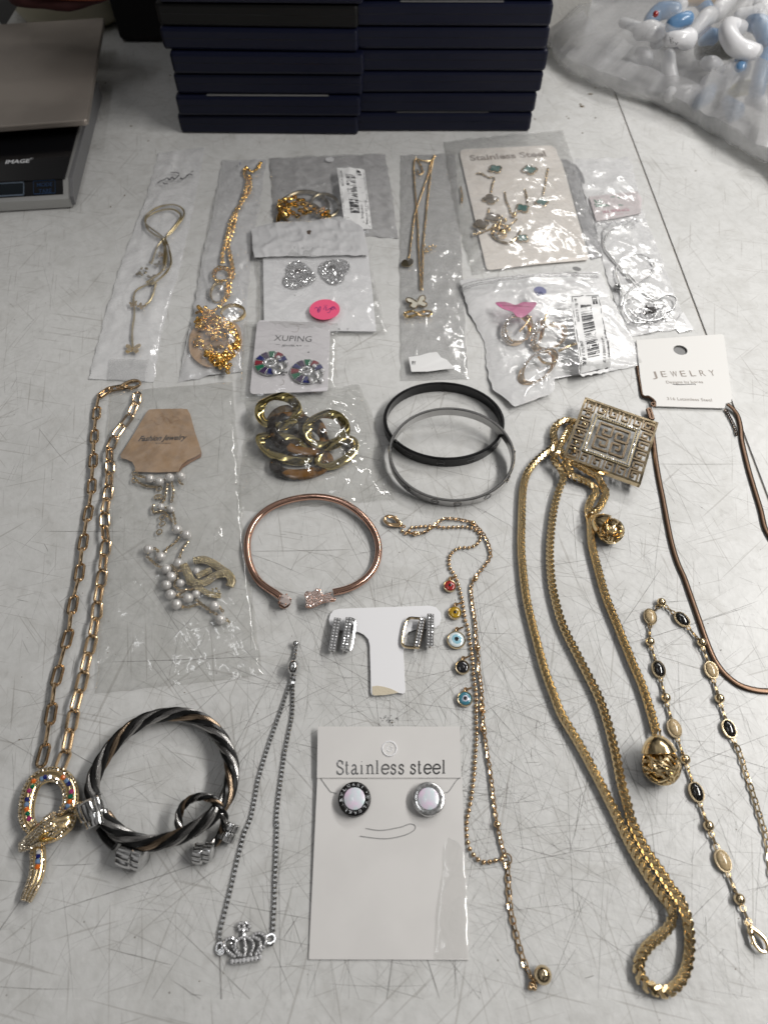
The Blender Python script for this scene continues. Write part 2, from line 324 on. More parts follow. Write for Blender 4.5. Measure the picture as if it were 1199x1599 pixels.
    def build(s, name, m, parent=None, org=None):
        V=np.array(s.v); 
        if parent is not None: o0=ORG[parent.name]
        elif org is not None: o0=np.asarray(org,float)
        else: mn,mxx=V.min(0),V.max(0); o0=np.array([(mn[0]+mxx[0])/2,(mn[1]+mxx[1])/2,mn[2]])
        me=bpy.data.meshes.new(name); me.from_pydata(((V-o0)*.001).tolist(),[],s.f); me.polygons.foreach_set('use_smooth', s.sm)
        me.materials.append(M[m] if isinstance(m,str) else m); me.update()
        if any(s.sm):
            try: me.set_sharp_from_angle(angle=R_(42))
            except Exception: pass
        ob=bpy.data.objects.new(name,me); COL.objects.link(ob)
        if parent is not None: ob.parent=parent
        else: ob.location=tuple(o0*.001)
        ORG[ob.name]=o0; return ob
ORG={}
def tag(o,label=None,cat=None,group=None,kind=None):
    if label: o['label']=label
    if cat: o['category']=cat
    if group: o['group']=group
    if kind: o['kind']=kind
    return o
def thing(name,label,cat,at,group=None):
    e=bpy.data.objects.new(name,None); e.empty_display_size=.005; COL.objects.link(e); at=np.array(at,float); e.location=tuple(at*.001); ORG[e.name]=at
    return tag(e,label,cat,group)
def copy_tree(o,parent=None):
    c=o.copy(); COL.objects.link(c); c.parent=parent
    for ch in list(o.children): copy_tree(ch,c)
    return c
# ------------------------------------------------------------------ path helpers
def crom(pts, closed=False, sub=10):
    p=[np.asarray(q,float) for q in pts]; m=len(p); out=[]
    for i in range(m if closed else m-1):
        p0=p[(i-1)%m] if (closed or i>0) else p[i]; p1=p[i]; p2=p[(i+1)%m]; p3=p[(i+2)%m] if (closed or i<m-2) else p2
        for k in range(sub):
            t=k/sub; out.append(.5*((2*p1)+(-p0+p2)*t+(2*p0-5*p1+4*p2-p3)*t*t+(-p0+3*p1-3*p2+p3)*t**3))
    if not closed: out.append(p[-1])
    return out
def resample(pts, step, closed=False):
    p=[np.asarray(q,float) for q in pts]+([np.asarray(pts[0],float)] if closed else [])
    d=[0]
    for i in range(1,len(p)): d.append(d[-1]+np.linalg.norm(p[i]-p[i-1]))
    n=max(2,int(round(d[-1]/step))); A=np.array(p); s=np.linspace(0,d[-1],n+1)
    out=np.stack([np.interp(s,d,A[:,k]) for k in range(A.shape[1])],1)
    return list(out[:-1] if closed else out)
def crop(pts, ox, oy, s): return [(ox+q[0]/s, oy+q[1]/s)+tuple(q[2:]) for q in pts]      # enlarged-crop pixels -> photo pixels
def W3(pts, z=0.0): return [P(q[0],q[1],q[2] if len(q)>2 else z) for q in pts]
def pathpx(pts, z=1.0, step=1.0, closed=False): return resample(crom(W3(pts,z),closed),step,closed)
def xy(pts, z=0): return [P(q[0],q[1],z)[:2] for q in pts]
def smooth_out(pts, sub=5): return [tuple(q) for q in crom(pts,True,sub)]
def tang(p,i): a=p[max(i-1,0)]; b=p[min(i+1,len(p)-1)]; return unit(b-a)
def circ(c,r,n=24,ry=None): ry=ry or r; return [(c[0]+r*math.cos(2*math.pi*i/n),c[1]+ry*math.sin(2*math.pi*i/n)) for i in range(n)]
def text_mb(mb, s, a, b, cap, z, bold=0.0, shear=0.0, zf=None, t=.03, flipy=1):
    """text whose baseline runs from photo pixel a to b, cap height in pixels"""
    A=P(a[0],a[1],z); B=P(b[0],b[1],z); d=unit(B-A); wd=np.linalg.norm(B-A)
    hh=np.linalg.norm(P((a[0]+b[0])/2,(a[1]+b[1])/2-cap,z)-P((a[0]+b[0])/2,(a[1]+b[1])/2,z)); up=np.array([-d[1],d[0],0])
    cu=bpy.data.curves.new('tmp','FONT'); cu.body=s; cu.size=1; cu.extrude=.0; cu.offset=bold; cu.shear=shear; cu.resolution_u=3
    ob=bpy.data.objects.new('tmp',cu); COL.objects.link(ob); bpy.context.view_layer.update()
    me=bpy.data.meshes.new_from_object(ob.evaluated_get(bpy.context.evaluated_depsgraph_get())); V=np.array([v.co for v in me.vertices]); fs=[tuple(p.vertices) for p in me.polygons]
    bpy.data.objects.remove(ob); bpy.data.curves.remove(cu); bpy.data.meshes.remove(me)
    x0,x1=V[:,0].min(),V[:,0].max(); V[:,0]=(V[:,0]-x0)/(x1-x0)*wd; V[:,1]*=hh/.72
    vs=[A+d*v[0]+up*v[1]+np.array([0,0,t]) for v in V]
    if zf: vs=[v+np.array([0,0,zf(v[0],v[1])]) for v in vs]
    return mb.add(vs,fs,False)
def strokes(mb, lines, z, w, zf=None, smooth=True, t=.05):  # pen strokes: photo-pixel polylines, width mm
    for ln in lines:
        p=W3(ln,z); p=resample(crom(p) if (smooth and len(p)>2) else p, .35)
        if zf: p=[q+np.array([0,0,zf(q[0],q[1])]) for q in p]
        L=[];R=[]
        for i,q in enumerate(p):
            tt=tang(p,i); sd=unit(np.array([-tt[1],tt[0],0])); L.append(q+sd*w/2+[0,0,t]); R.append(q-sd*w/2+[0,0,t])
        mb.grid([L,R],False)
    return mb
# ------------------------------------------------------------------ chains
def cable(mb, path, L=1.9, Wd=1.4, r=.28, seg=10, k=5, tw=(0.15,1.35)):
    st=L-2*r-.12*L; p=resample(path,st)
    for i in range(len(p)-1):
        c=(p[i]+p[i+1])/2; d=unit(p[i+1]-p[i]); sd=unit(np.cross(d,[0,0,1])); u=np.cross(sd,d); a=tw[i%2]+random.uniform(-.15,.15)
        mb.loop(c,d,u*math.cos(a)+sd*math.sin(a),L,Wd,r,seg,k)
def beads(mb, path, r=.65, gap=2.25, n=10, m=7, wire=.14):
    p=resample(path,gap)
    for q in p: mb.ball(q,r,n,m)
    mb.tube(p,wire,4,cap=False)
def boxchain(mb, path, s=1.2):
    p=resample(path,s*.82)
    for i in range(len(p)):
        t=tang(p,i); sd=unit(np.cross(t,[0,0,1])); u=np.cross(sd,t); a=.78*(i%2); s2=sd*math.cos(a)+u*math.sin(a); u2=-sd*math.sin(a)+u*math.cos(a)
        mb.box(p[i],t*s*.34,s2*s*.5,u2*s*.5)
def wheat(mb, path, w=4.0, step=2.5):
    p=resample(path,step); k=w/4.0
    for i in range(len(p)):
        t=tang(p,i); sd=unit(np.cross(t,[0,0,1])); u=np.cross(sd,t)
        for sg in (-1,1):
            q=p[i]+t*(step*.25*sg)
            d=unit(t*.84+sd*sg*.52-u*.26); n=unit(u*.85+sd*sg*.40)
            mb.loop(q+sd*sg*.72*k+u*1.05*k,d,n,3.4*k,1.55*k,.47*k,12,6,.9)
            d2=unit(t*.93-sd*sg*.12-u*.42); n2=unit(u*.60+sd*sg*.8)
            mb.loop(q+t*step*.5+sd*sg*1.34*k+u*.02*k,d2,n2,3.1*k,1.5*k,.46*k,12,6,.9)
    mb.tube(path,.6*k,6,cap=True)
def lobster(mb, c, d, L=9, z=None):
    c=np.asarray(c,float); d=unit(np.asarray(d,float)); sd=np.array([-d[1],d[0],0])
    def T(x,y,zz=0): return c+d*x*L+sd*y*L+np.array([0,0,zz])
    ring=crom([T(.50,0),T(.40,.18),T(.14,.25),T(-.16,.15),T(-.36,0),T(-.16,-.12),T(.14,-.22),T(.40,-.16)],True,6)
    m=len(ring); mb.tube(ring,[L*(.055+.065*max(0,math.sin(math.pi*((i+.0)/m)))*(1 if i<m*.62 else .7)) for i in range(m)],8,closed=True,flat=.8)
    mb.ball(T(-.38,0),L*.11,10,7); mb.loop(T(-.56,0),d,[0,0,1],L*.22,L*.2,L*.035)
    mb.ball(T(.05,-.30),L*.06,8,6)
def pave(mb, pts, r, jit=0): 
    for q in pts: mb.gem(np.asarray(q)+np.array([random.uniform(-jit,jit),random.uniform(-jit,jit),0]),r)
# ------------------------------------------------------------------ plastic bags
def polyat(pl, t):
    pl=[np.array(q,float) for q in pl]; d=[0]
    for i in range(1,len(pl)): d.append(d[-1]+np.linalg.norm(pl[i][:2]-pl[i-1][:2]))
    A=np.array(pl); s=t*d[-1]; return np.array([np.interp(s,d,A[:,k]) for k in range(A.shape[1])])
def ridged(x,y,sc,seed,stretch=(1,1)):
    v=mnoise.noise(Vector((x*sc*stretch[0]+seed*7.3,y*sc*stretch[1]-seed*3.1,seed*1.7)))
    return 1-min(1,abs(v)*3.2)
class Sheet:
    """a film bag between two edge polylines (photo pixels); back sheet near zb, front sheet billowing h above it"""
    def __init__(s, Ledge, Redge, zb=.2, h=3, crumple=.6, seed=1, nu=70, nv=110, sc=.09, fpow=.5, zback=None, stretch=(1,1), topdy=None):
        s.fr=[]; s.bk=[]
        for j in range(nv+1):
            v=j/nv; a=polyat(Ledge,v); b=polyat(Redge,v); rf=[];rb=[]
            for i in range(nu+1):
                u=i/nu; q=a+(b-a)*u
                if topdy: q=q+np.array([0,np.interp(u,*topdy)*(1-v)])
                w=P(q[0],q[1],zb); ej=max(0,1-min(u,1-u)*8,1-min(v,1-v)*12); w=w+ej*crumple*.55*np.array([mnoise.noise(Vector((w[0]*.16,w[1]*.16,seed+2))),mnoise.noise(Vector((w[0]*.16,w[1]*.16,seed+40))),0])
                e=min(1,(4*u*(1-u)))**fpow*min(1,(4*v*(1-v))*1.6)**fpow
                ed=min(1,min(u,1-u)*9)*min(1,min(v,1-v)*14)
                c=crumple*(.62*ridged(w[0],w[1],sc,seed,stretch)**3+.5*ridged(w[0],w[1],sc*2.3,seed+5,stretch[::-1])**3*.6+.5*(mnoise.noise(Vector((w[0]*.05,w[1]*.05,seed)))))
                edgew=.35*crumple*mnoise.noise(Vector((w[0]*.12,w[1]*.12,seed+9)))
                zb2=zb+max(-.1,edgew*1.4+.12*crumple*(1-ed)) if zback is None else zb+zback(u,v)
                rf.append(np.array([w[0],w[1],max(zb2+.12+.25*(ed),zb2+.12+h*e+c*ed)]))
                rb.append(np.array([w[0],w[1],zb2+.3*max(0,c)*ed*.6]))
            s.fr.append(rf); s.bk.append(rb)
        s.A=np.array([p for r in s.fr for p in r]); s.B=np.array([p for r in s.bk for p in r])
    def zf(s,x,y):
        d=(s.A[:,0]-x)**2+(s.A[:,1]-y)**2; i=np.argpartition(d,4)[:4]; w=1/(d[i]+.02); return float((s.A[i,2]*w).sum()/w.sum())
    def build(s,parent,front='film_front',back='pearl_film'):
        MB().grid(s.bk).build('back_sheet',back,parent); MB().grid(s.fr).build('front_sheet',front,parent)
def bag(name,label,Ledge,Redge,front,back,group=None,**k):
    s=Sheet(Ledge,Redge,**k); c=s.A.mean(0); t=thing(name,label,'plastic bag',(c[0],c[1],k.get('zb',.2)),group); s.build(t,front,back); return t,s
# ================================================================== THE TABLE
gx=P(992,230)[0]; yfr=P(600,1566)[1]
tb=thing('folding_table','scratched off-white plastic folding table everything rests on','table',(0,200,-40))
T0x,T1x,T0y,T1y=-520,gx+330,yfr-60,760
MB().box(((T0x+gx-1.2)/2,(yfr+1+T1y)/2,-12),((gx-1.2-T0x)/2,0,0),(0,(T1y-yfr-1)/2,0),(0,0,12)).build('tabletop','table',tb)
rim=MB(); rim.box(((gx+.2+T1x)/2,(T0y+T1y)/2,-11.8),((T1x-gx-.2)/2,0,0),(0,(T1y-T0y)/2,0),(0,0,12.1))
rim.box(((T0x+gx-.0)/2,(T0y+yfr)/2+.5,-11.8),((gx-T0x-.1)/2,0,0),(0,(yfr-T0y)/2+.5,0),(0,0,12.0)); rim.build('rim','table',tb)
gr=MB(); gr.box((gx-.5,(yfr+T1y)/2,-14),(.60,0,0),(0,(T1y-yfr)/2,0),(0,0,13.4)); gr.build('groove',mat('groove_grey',(.55,.53,.50),.8),tb)  # groove strip in a flat grey a little darker than the tabletop
# scratches: hundreds of hair-thin scored lines, most where things get dragged
rs=random.Random(11); sv=[];sf=[];fade=[]
def scratch(px,py,ang,ln,w,fd,bend):
    c=P(px,py); d=np.array([math.cos(ang),math.sin(ang),0]); s=np.array([-d[1],d[0],0]); n=9; z=.012+len(fade)*.0000055
    b=len(sv)
    for i in range(n):
        t=i/(n-1)-.5; p=c+d*ln*t+s*(bend*ln*(t*t)+rs.uniform(-.04,.04)); ww=w*(1-abs(2*t)**3)+.02
        for sg in (1,-1): sv.append((p[0]+s[0]*sg*ww/2,p[1]+s[1]*sg*ww/2,z))
    for i in range(n-1): sf.append((b+2*i,b+2*i+1,b+2*i+3,b+2*i+2)); fade.append(fd)
for i in range(3200):
    r=rs.random()
    if r<.62: px,py=rs.gauss(780,240),rs.gauss(1120,250)
    elif r<.8: px,py=rs.gauss(450,280),rs.gauss(1150,220)
    else: px,py=rs.uniform(0,1199),rs.uniform(200,1560)
    if not(-30<px<1230 and 150<py<1560): continue
    a=rs.choice([1.15,1.9,2.3,.55,.08,1.55,2.7])+rs.gauss(0,.22); scratch(px,py,a,rs.choice([5,8,12,18,28,50])*rs.uniform(.6,1.5),rs.uniform(.10,.24),rs.choice([.18,.28,.4,.55,.9])*rs.uniform(.5,1),rs.gauss(0,.05))
for (px,py,a,ln,w,f) in [(290,1030,.04,70,.3,.9),(130,830,.0,40,.35,.8),(470,860,.02,50,.3,.8),(1110,292,.0,12,.5,1.1),(1090,725,.0,45,.3,.8),(1080,975,.3,60,.25,1),(30,1410,1.1,50,.3,.8),(200,1385,.3,60,.25,.8),(610,1515,1.4,40,.4,.8),(680,1540,1.9,50,.3,.8),(345,1530,1.75,30,.5,.9)]: scratch(px,py,a,ln,w,f,.01)
me=bpy.data.meshes.new('scratches'); me.from_pydata([(x*.001,(y-200)*.001,(z+40)*.001) for x,y,z in sv],[],sf)
at=me.attributes.new('fade','FLOAT','FACE'); at.data.foreach_set('value',fade); me.materials.append(M['scratch'])
o=bpy.data.objects.new('scratches',me); COL.objects.link(o); o.parent=tb; o['kind']='stuff'
# crumbs and specks
db=MB(); rs=random.Random(5)
for (px,py,r) in [(921,147,1.6),(908,166,1.9),(906,163,.9),(940,133,.6),(929,137,.6),(887,185,.7),(884,182,.5),(929,184,.7),(909,208,.6),(1085,267,.8),(205,197,.9),(266,118,.9),(165,130,.8),(232,220,.7),(612,1128,.3),(173,323,.5),(195,305,.5),(835,186,.6),(1125,1015,.25)]:
    q=P(px,py,.2); db.ball(q+[0,0,.1],r,7,5,noise=.6,nsc=1.3,ax=np.array([[r*1.2,0,0],[0,r*.6,0],[0,0,.25]]))
for i in range(190):
    px,py=(rs.gauss(900,70),rs.gauss(180,60)) if i<70 else (rs.uniform(0,1199),rs.uniform(100,1560)); r=rs.uniform(.12,.32)
    if not(130<py<1560): continue
    db.ball(P(px,py,.05),r,6,4,ax=np.array([[r,0,0],[0,r*.8,0],[0,0,.08]]))
tag(db.build('crumbs','debris'),None,None,None,'stuff')
smd=MB()
for k in range(26): 
    q=P(610+rs.gauss(0,6),1124+rs.gauss(0,5),.1); smd.box(q,(rs.uniform(.1,.5),rs.uniform(-.2,.2),0),(0,rs.uniform(.08,.2),0),(0,0,.02))
smd.build('ink_smudge','ink_grey',tb)
# floor far below
fl=MB(); fl.box((0,1000,-760),(4000,0,0),(0,4000,0),(0,0,10)); tag(fl.build('floor',mat('dark_concrete',(.05,.05,.05),.8,var=.3,vscale=3)),None,None,None,'structure')
# ================================================================== CASE STACKS
def make_case(col,name='video_case'):
    w,d,h=134.5,188,13.7
    root=thing(name,'','media case',(0,0,0)); g=h/2
    out=[]
    for (cx,cy,a0) in ((w/2-2.5,2.5,-90),(w/2-2.5,d-2.5,0),(-w/2+2.5,d-2.5,90),(-w/2+2.5,2.5,180)):
        for k in range(5): a=R_(a0+k*22.5); out.append((cx+2.5*math.cos(a),cy+2.5*math.sin(a)))
    MB().plate([out],0,h-.3,2.0).build('shell',col,root)
    o2=[(x*1.0008,y*1.0008-.08) for x,y in out]; MB().plate([o2],h*.52,.22,0).build('seam','black_gloss',root)
    return root
protoN=make_case('navy'); protoB=make_case('blackp')
Yl=P(420,211)[1]; Yr=P(690,206)[1]
left=[(287,551),(285,554),(283,556),(278,557),(262,548),(256,547),(255,555),(250,553),(246,556),(243,557),(239,553),(236,556),(232,557)]  # uppermost rows of both stacks are out of view, added to block more light
right=[(557,823),(559,829),(563,838),(562,847),(560,846),(558,851),(556,862),(553,858),(553,866),(553,868),(552,872),(550,875),(550,880)]
ordn=['bottom','second from the bottom','third from the bottom','fourth from the bottom','fifth from the bottom','sixth from the bottom','seventh from the bottom','eighth from the bottom','ninth from the bottom','tenth from the bottom','eleventh from the bottom','twelfth from the bottom','topmost']
used=set()
for side,(rows,Y) in enumerate(((left,Yl),(right,Yr))):
    z=.1
    for k,(xl,xr) in enumerate(rows):
        bl = (side==0 and k in (5,)) or (side==1 and k in (6,))
        pr=protoB if bl else protoN; c=pr if pr.name not in used else copy_tree(pr); used.add(c.name)
        zz=z+7; yy=Y+random.Random(k+side*9).uniform(-1.2,1.2)+(2.0 if k in (4,5) and side==0 else 0); X=(Xat(xl,yy,zz)+Xat(xr,yy,zz))/2
        c.location=(X*.001,yy*.001,z*.001); c.rotation_euler=(0,0,R_([-1.1,-.5,-.7,-.9,-1.6,-1.9,-1.3,-.8,-1,-.6,-1.1,-.9,-.7][k] if side==0 else [0,-.2,.1,-.3,-.2,-.4,0,.2,.3,0,.2,-.2,.1][k]))
        tag(c,f"{'black' if bl else 'navy blue'} plastic disc case, {ordn[k]} in the {'left' if side==0 else 'right'} stack",'disc case','disc cases stacked behind the jewellery')
        if (side,k) in ((0,1),(1,0),(1,5)):
            s_=MB(); s_.box((0,2.2,13.75),(44 if side==0 else 34,0,0),(0,1.2,0),(0,0,.14)); sv_=s_.build('clear_sleeve_edge','sleeve',None,org=(0,0,0)); sv_.parent=c
        z+=14.05
# ================================================================== DIGITAL SCALE
A0=P(117,326,0); A1=P(0,333,0); ex=unit(A0-A1); ex[2]=0; ey=np.array([-ex[1],ex[0],0]); hb=15.0
def SL(x,y,z): return A0+ex*x+ey*y+np.array([0,0,z])
sc=thing('digital_scale','digital scale with steel platform and black glass front at left edge','scale',SL(-60,60,0))
Wb,Db=150,150
def prism4(mb,pts,z0,z1,inset0=0,inset1=0):   # vertical prism over a quad in scale frame
    b=[SL(x,y,z0) for x,y in pts]; t=[SL(x,y,z1) for x,y in pts]; return mb.add(b+t,[(3,2,1,0),(4,5,6,7),(0,1,5,4),(1,2,6,5),(2,3,7,6),(3,0,4,7)],False)
# body: side profile in (y,z) extruded along x
def extr(mb,prof,x0,x1,sm=False):
    n=len(prof); a=[SL(x0,y,z) for y,z in prof]; b=[SL(x1,y,z) for y,z in prof]
    return mb.add(a+b,[tuple(range(n)),tuple(range(n,2*n))[::-1]]+[((i+1)%n,i,n+i,n+(i+1)%n) for i in range(n)],sm)
gl_y0=None
prof=[(0,1.5),(1,.4),(Db,.4),(Db,hb-1),(14,hb-1),(2.2,8.6),(0,7.4)]
extr(MB(),prof,-Wb,-1.2).build('body','scale_body',sc)
extr(MB(),[(1.5,2),(Db-1,2),(Db-1,hb-1.5),(15,hb-1.5),(3,7)],-1.2,1.2).build('side_cheek','scale_side',sc)
extr(MB(),[(12.6,hb-1.02),(12.6,hb-.2),(Db-3,hb-.2),(Db-3,hb-1.02)],-Wb+3,-3.0).build('glass_panel','black_gloss',sc)
dv=np.array([14-2.2,hb-1-8.6]); 
def SF(x,s,off=.1): y=2.2+dv[0]*s; z=8.6+dv[1]*s; nn=unit(np.array([-dv[1],dv[0]])); return SL(x,y+nn[0]*off,z+nn[1]*off)
def facequad(mb,x0,x1,s0,s1,off): return mb.add([SF(x0,s0,off),SF(x1,s0,off),SF(x1,s1,off),SF(x0,s1,off)],[(0,1,2,3)],False)
facequad(MB(),-Wb+3,-4.5,.06,1.0,.15).build('glass_front','black_gloss',sc)
def outline(mb,x0,x1,s0,s1,off,w=.3,ws=.03):
    for q in ((x0,x1,s0,s0+ws),(x0,x1,s1-ws,s1),(x0,x0+w,s0,s1),(x1-w,x1,s0,s1)): facequad(mb,*q,off)
b=outline(MB(),-25,-10,.14,.90,.24) or None
mb=MB(); outline(mb,-24,-9.5,.14,.92,.24,.35,.045); bt=mb.build('mode_button','blue_line',sc)
mb=MB(); outline(mb,-100,-30,.12,.92,.24,.6,.08); dsp=mb.build('display_frame','grey_line',sc)
facequad(MB(),-99.2,-30.8,.2,.84,.2).build('display','lcd',sc)
def text_frame(mb,s,org,dx,dy,w,h,bold=0.02,shear=0):
    cu=bpy.data.curves.new('tmp','FONT'); cu.body=s; cu.offset=bold; cu.resolution_u=2; cu.shear=shear
    ob=bpy.data.objects.new('tmp',cu); COL.objects.link(ob); bpy.context.view_layer.update()
    me=bpy.data.meshes.new_from_object(ob.evaluated_get(bpy.context.evaluated_depsgraph_get())); V=np.array([v.co for v in me.vertices]); fs=[tuple(p.vertices) for p in me.polygons]
    bpy.data.objects.remove(ob); bpy.data.curves.remove(cu); bpy.data.meshes.remove(me)
    x0,x1=V[:,0].min(),V[:,0].max(); org,dx,dy=[np.asarray(q,float) for q in (org,dx,dy)]
    return mb.add([org+unit(dx)*((v[0]-x0)/(x1-x0)*w)+unit(dy)*(v[1]/.72*h) for v in V],fs,False)
up=SF(0,1)-SF(0,0)
text_frame(text_frame(MB(),'MODE',SF(-21.5,.56,.3),ex,up,10,2.9,.015),'TARE',SF(-20.5,.2,.3),ex,up,8.5,2.9,.015).build('mode_tare_lettering','blue_line',sc)
tx=P(8,255,hb); 
mb=text_frame(MB(),'IMAGE',P(8.5,255.5,hb)+[0,0,-.1],ex,ey,P(46,253,hb)[0]-P(8.5,255,hb)[0],4.6,.03); text_frame(mb,'®',P(46.8,249,hb)+[0,0,-.1],ex,ey,2.2,2.4,.0); mb.build('lettering','white_print',sc)
# platform
zp=27.0; q0=P(136,187,zp); q1=P(163,27,zp); ey2=unit(q1-q0); ey2[2]=0; dl=np.linalg.norm(q1-q0)
pex=np.array([ey2[1],-ey2[0],0])
def PL(x,y,z): return q0*[1,1,0]+pex*x+ey2*y+np.array([0,0,z])
pf=[]
for (cx,cy,a0) in ((-3,3,-90),(-3,dl-3,0),(-150+3,dl-3,90),(-150+3,3,180)):
    for k in range(5): a=R_(a0+k*22.5); p=PL(cx+3*math.cos(a),cy+3*math.sin(a),0); pf.append((p[0],p[1]))
MB().plate([pf],zp-4.2,4.2,.9).build('platform','platform',sc)
MB().lathe(PL(-70,dl/2,hb-2),(0,0,1),[(0,14),(9,14),(9.2,10)],20).build('platform_post','scale_side',sc)
# ================================================================== THINGS BEHIND THE SCALE
cc=P(132,8,20)+np.array([0,30,0])
t=MB().lathe((P(125,20,0)[0],P(125,20,0)[1],0),(0,0,1),[(0,42),(4,49),(16,56),(32,59),(44,56),(50,46),(52,20),(53,1)],40); tag(t.build('round_tub','cream_plastic'),'round cream plastic tub in the shade behind the scale','tub')
pouch_c=np.array([P(95,-14,62)[0],P(95,-14,62)[1],62])
pz=MB(); pz.ball(pouch_c,30,24,14,ax=np.array([[42,0,0],[0,24,0],[0,0,9]]),noise=.25,nsc=.05); 
pt=thing('leather_pouch','rust red and maroon leather pouch lying on the cream tub','pouch',pouch_c); pz.build('body','darkred',pt)
ed=MB(); ed.tube(resample(crom([pouch_c+np.array(q,float) for q in ((46,8,3),(44,-6,2),(36,-16,3),(20,-22,5),(0,-24,7),(-16,-22,9))]),3),4.5,8,flat=.7); ed.build('piping','redcloth',pt)
gt=thing('grey_tag','grey tag with black letters leaning behind the scale','tag',P(10,20,40)+[0,30,0])
g0=P(0,38,32)+[0,25,0]; a_=unit(np.array([.75,0,.65])); b_=unit(np.array([-.5,.3,.8]))
MB().box(g0+a_*2+b_*6,a_*16,b_*9,np.cross(a_,b_)*.5).build('tag_face','grey_tag',gt); text_frame(MB(),'AVIC',g0-a_*10+b_*1.0+np.cross(b_,a_)*.7,a_,b_,20,7,.03).build('lettering','ink',gt)
# black block filling the dark area left of the stacks + foam
bx=P(215,68,0); bb=MB(); bb.plate([[(bx[0]-14,bx[1]+1),(bx[0]+90,bx[1]-1),(bx[0]+100,bx[1]+120),(bx[0]-18,bx[1]+110)]],.1,70,5); tag(bb.build('black_block','dark'),'matt black box in the shadow left of the case stacks','box')
fb=P(856,80,0); bb=MB(); bb.plate([[(fb[0]-30,fb[1]+3),(fb[0]+28,fb[1]),(fb[0]+34,fb[1]+130),(fb[0]-30,fb[1]+130)]],.1,45,4); tag(bb.build('foam_block','foam'),'rough white foam block between the right case stack and polythene bag','foam block')
# ================================================================== BIG POLYTHENE BAG OF VINYL PIECES
bt_=[(846,50,10),(872,96,8),(905,115,8),(952,136,8),(1030,160,8),(1092,190,8),(1141,223,8),(1199,256,8),(1300,290,8)]
bc=P(1150,60,0)*[1,1,0]; bnd=[P(*q)*[1,1,0] for q in bt_]+[bc+np.array(q,float) for q in ((190,-60,0),(260,60,0),(180,190,0),(40,230,0),(-60,190,0))]; bnd+= [P(868,2,20)*[1,1,0]+[0,8,0]]
bnd=resample(crom(bnd,True),2.5,True); nb=len(bnd)
def bagshell(h0,H1,inner,seed,amp,low):
    rings=[]; 
    K=26
    for k in range(K+1):      # from the bottom centre out round the edge to the top centre
        s=k/K; row=[]
        if s<.30: rr=s/.30*.93; z=low
        elif s<.42: a=(s-.30)/.12*math.pi/2; rr=.93+.07*math.sin(a); z=low+(h0-low)*(1-math.cos(a))
        else: a=(s-.42)/.58; rr=max(0,1-a); z=h0+H1*(1-rr**2.2)
        for i in range(nb):
            p=bc+(bnd[i]-bc)*rr*inner; n=mnoise.noise(Vector((p[0]*.03+seed,p[1]*.03,z*.03)))+.45*ridged(p[0]*.7+z,p[1]-z*.5,.022,seed)**3+.12*ridged(p[0]-z,p[1]+z*.6,.07,seed+3)**2+.5*mnoise.noise(Vector((p[0]*.07,p[1]*.07,z*.09+seed)))
            fade=min(1,rr*3); p=p.copy(); dirr=unit(p-bc+1e-6); p+=dirr*n*amp*fade*.55*(1 if z>low else 0); p[2]=z+(n*amp*fade if z>low+.01 else 0); row.append(p)
        rings.append(row)
    vs=[p for r in rings for p in r]; fs=[(j*nb+i,(j*nb+(i+1)%nb),(j+1)*nb+(i+1)%nb,(j+1)*nb+i) for j in range(len(rings)-1) for i in range(nb)]
    return vs,fs
PB=thing('polythene_bag','large cloudy clear polythene bag full of white and blue vinyl pieces','plastic bag',bc)
vs,fs=bagshell(13,62,1.0,2,6,.4); MB().add(vs,fs).build('outer_film','film_big',PB)
# folded second layer on the near side
vs2,fs2=bagshell(13,60,.985,2,6,.6); vs2=[np.array(v) for v in vs2]
lim=P(1040,80,40); fs2=[f for f in fs2 if all(vs2[i][2]<37+9*math.sin(vs2[i][0]*.05)+.12*(lim[1]-vs2[i][1]) for i in f)]
MB().add(vs2,fs2).build('folded_layer','film_big2',PB)
def blob(c,pts,rad,m,label,name='vinyl_piece',grp=None):
    c=np.array(c,float); ray=unit(c-np.array([0,0,H])); c=c+ray*(min(6,max(0,c[2]-14))/-ray[2]); p=crom([c+np.array(q,float) for q in pts],False,5); n=len(p); rr=np.interp(np.linspace(0,1,n),np.linspace(0,1,len(rad)),rad)
    # rounded ends
    t0=unit(p[0]-p[1]); t1=unit(p[-1]-p[-2]); P0=[p[0]+t0*rr[0]*k for k in (.98,.8,.45)]; R0=[rr[0]*k for k in (.2,.6,.9)]; P1=[p[-1]+t1*rr[-1]*k for k in (.45,.8,.98)]; R1=[rr[-1]*k for k in (.9,.6,.2)]
    pp=P0+p+P1; r2=R0+list(rr)+R1; r2=[max(.3,r*(1+.10*mnoise.noise(Vector(q*.09)))) for r,q in zip(r2,pp)]
    o=MB().tube(pp,r2,16,up=(.2,.1,1)).build(name,m); return tag(o,label,'vinyl piece',grp)
G='white and blue vinyl pieces in the bag'
blob(P(1062,62,46),[(-8,0,0),(-2,-3,2),(5,1,0)],[5,5.5,7.5],'toy_white','white two-lobed vinyl piece marked with pen letters',grp=G)
blob(P(1096,40,44),[(-7,-6,0),(0,0,5),(5,6,4)],[4.5,6,7],'toy_white','white rounded vinyl piece right of the pen-marked one',grp=G)
blob(P(1150,60,52),[(8,18,0),(-4,12,3),(-8,-2,3),(-4,-14,0),(7,-17,-2),(13,-11,-3)],[5,6,6.5,6.5,6,4],'toy_white','large white lumpy curved vinyl piece near right edge of bag',grp=G)
blob(P(1012,50,38),[(-6,0,0),(0,-2,2),(7,-2,0)],[6.5,7.5,6.5],'toy_white','white ribbed vinyl piece half hidden by the cloudy fold',grp=G)
blob(P(1044,110,22),[(0,10,6),(0,0,0),(1,-10,-4)],[5,6,6],'toy_white','white stubby vinyl piece low behind the cloudy film',grp=G)
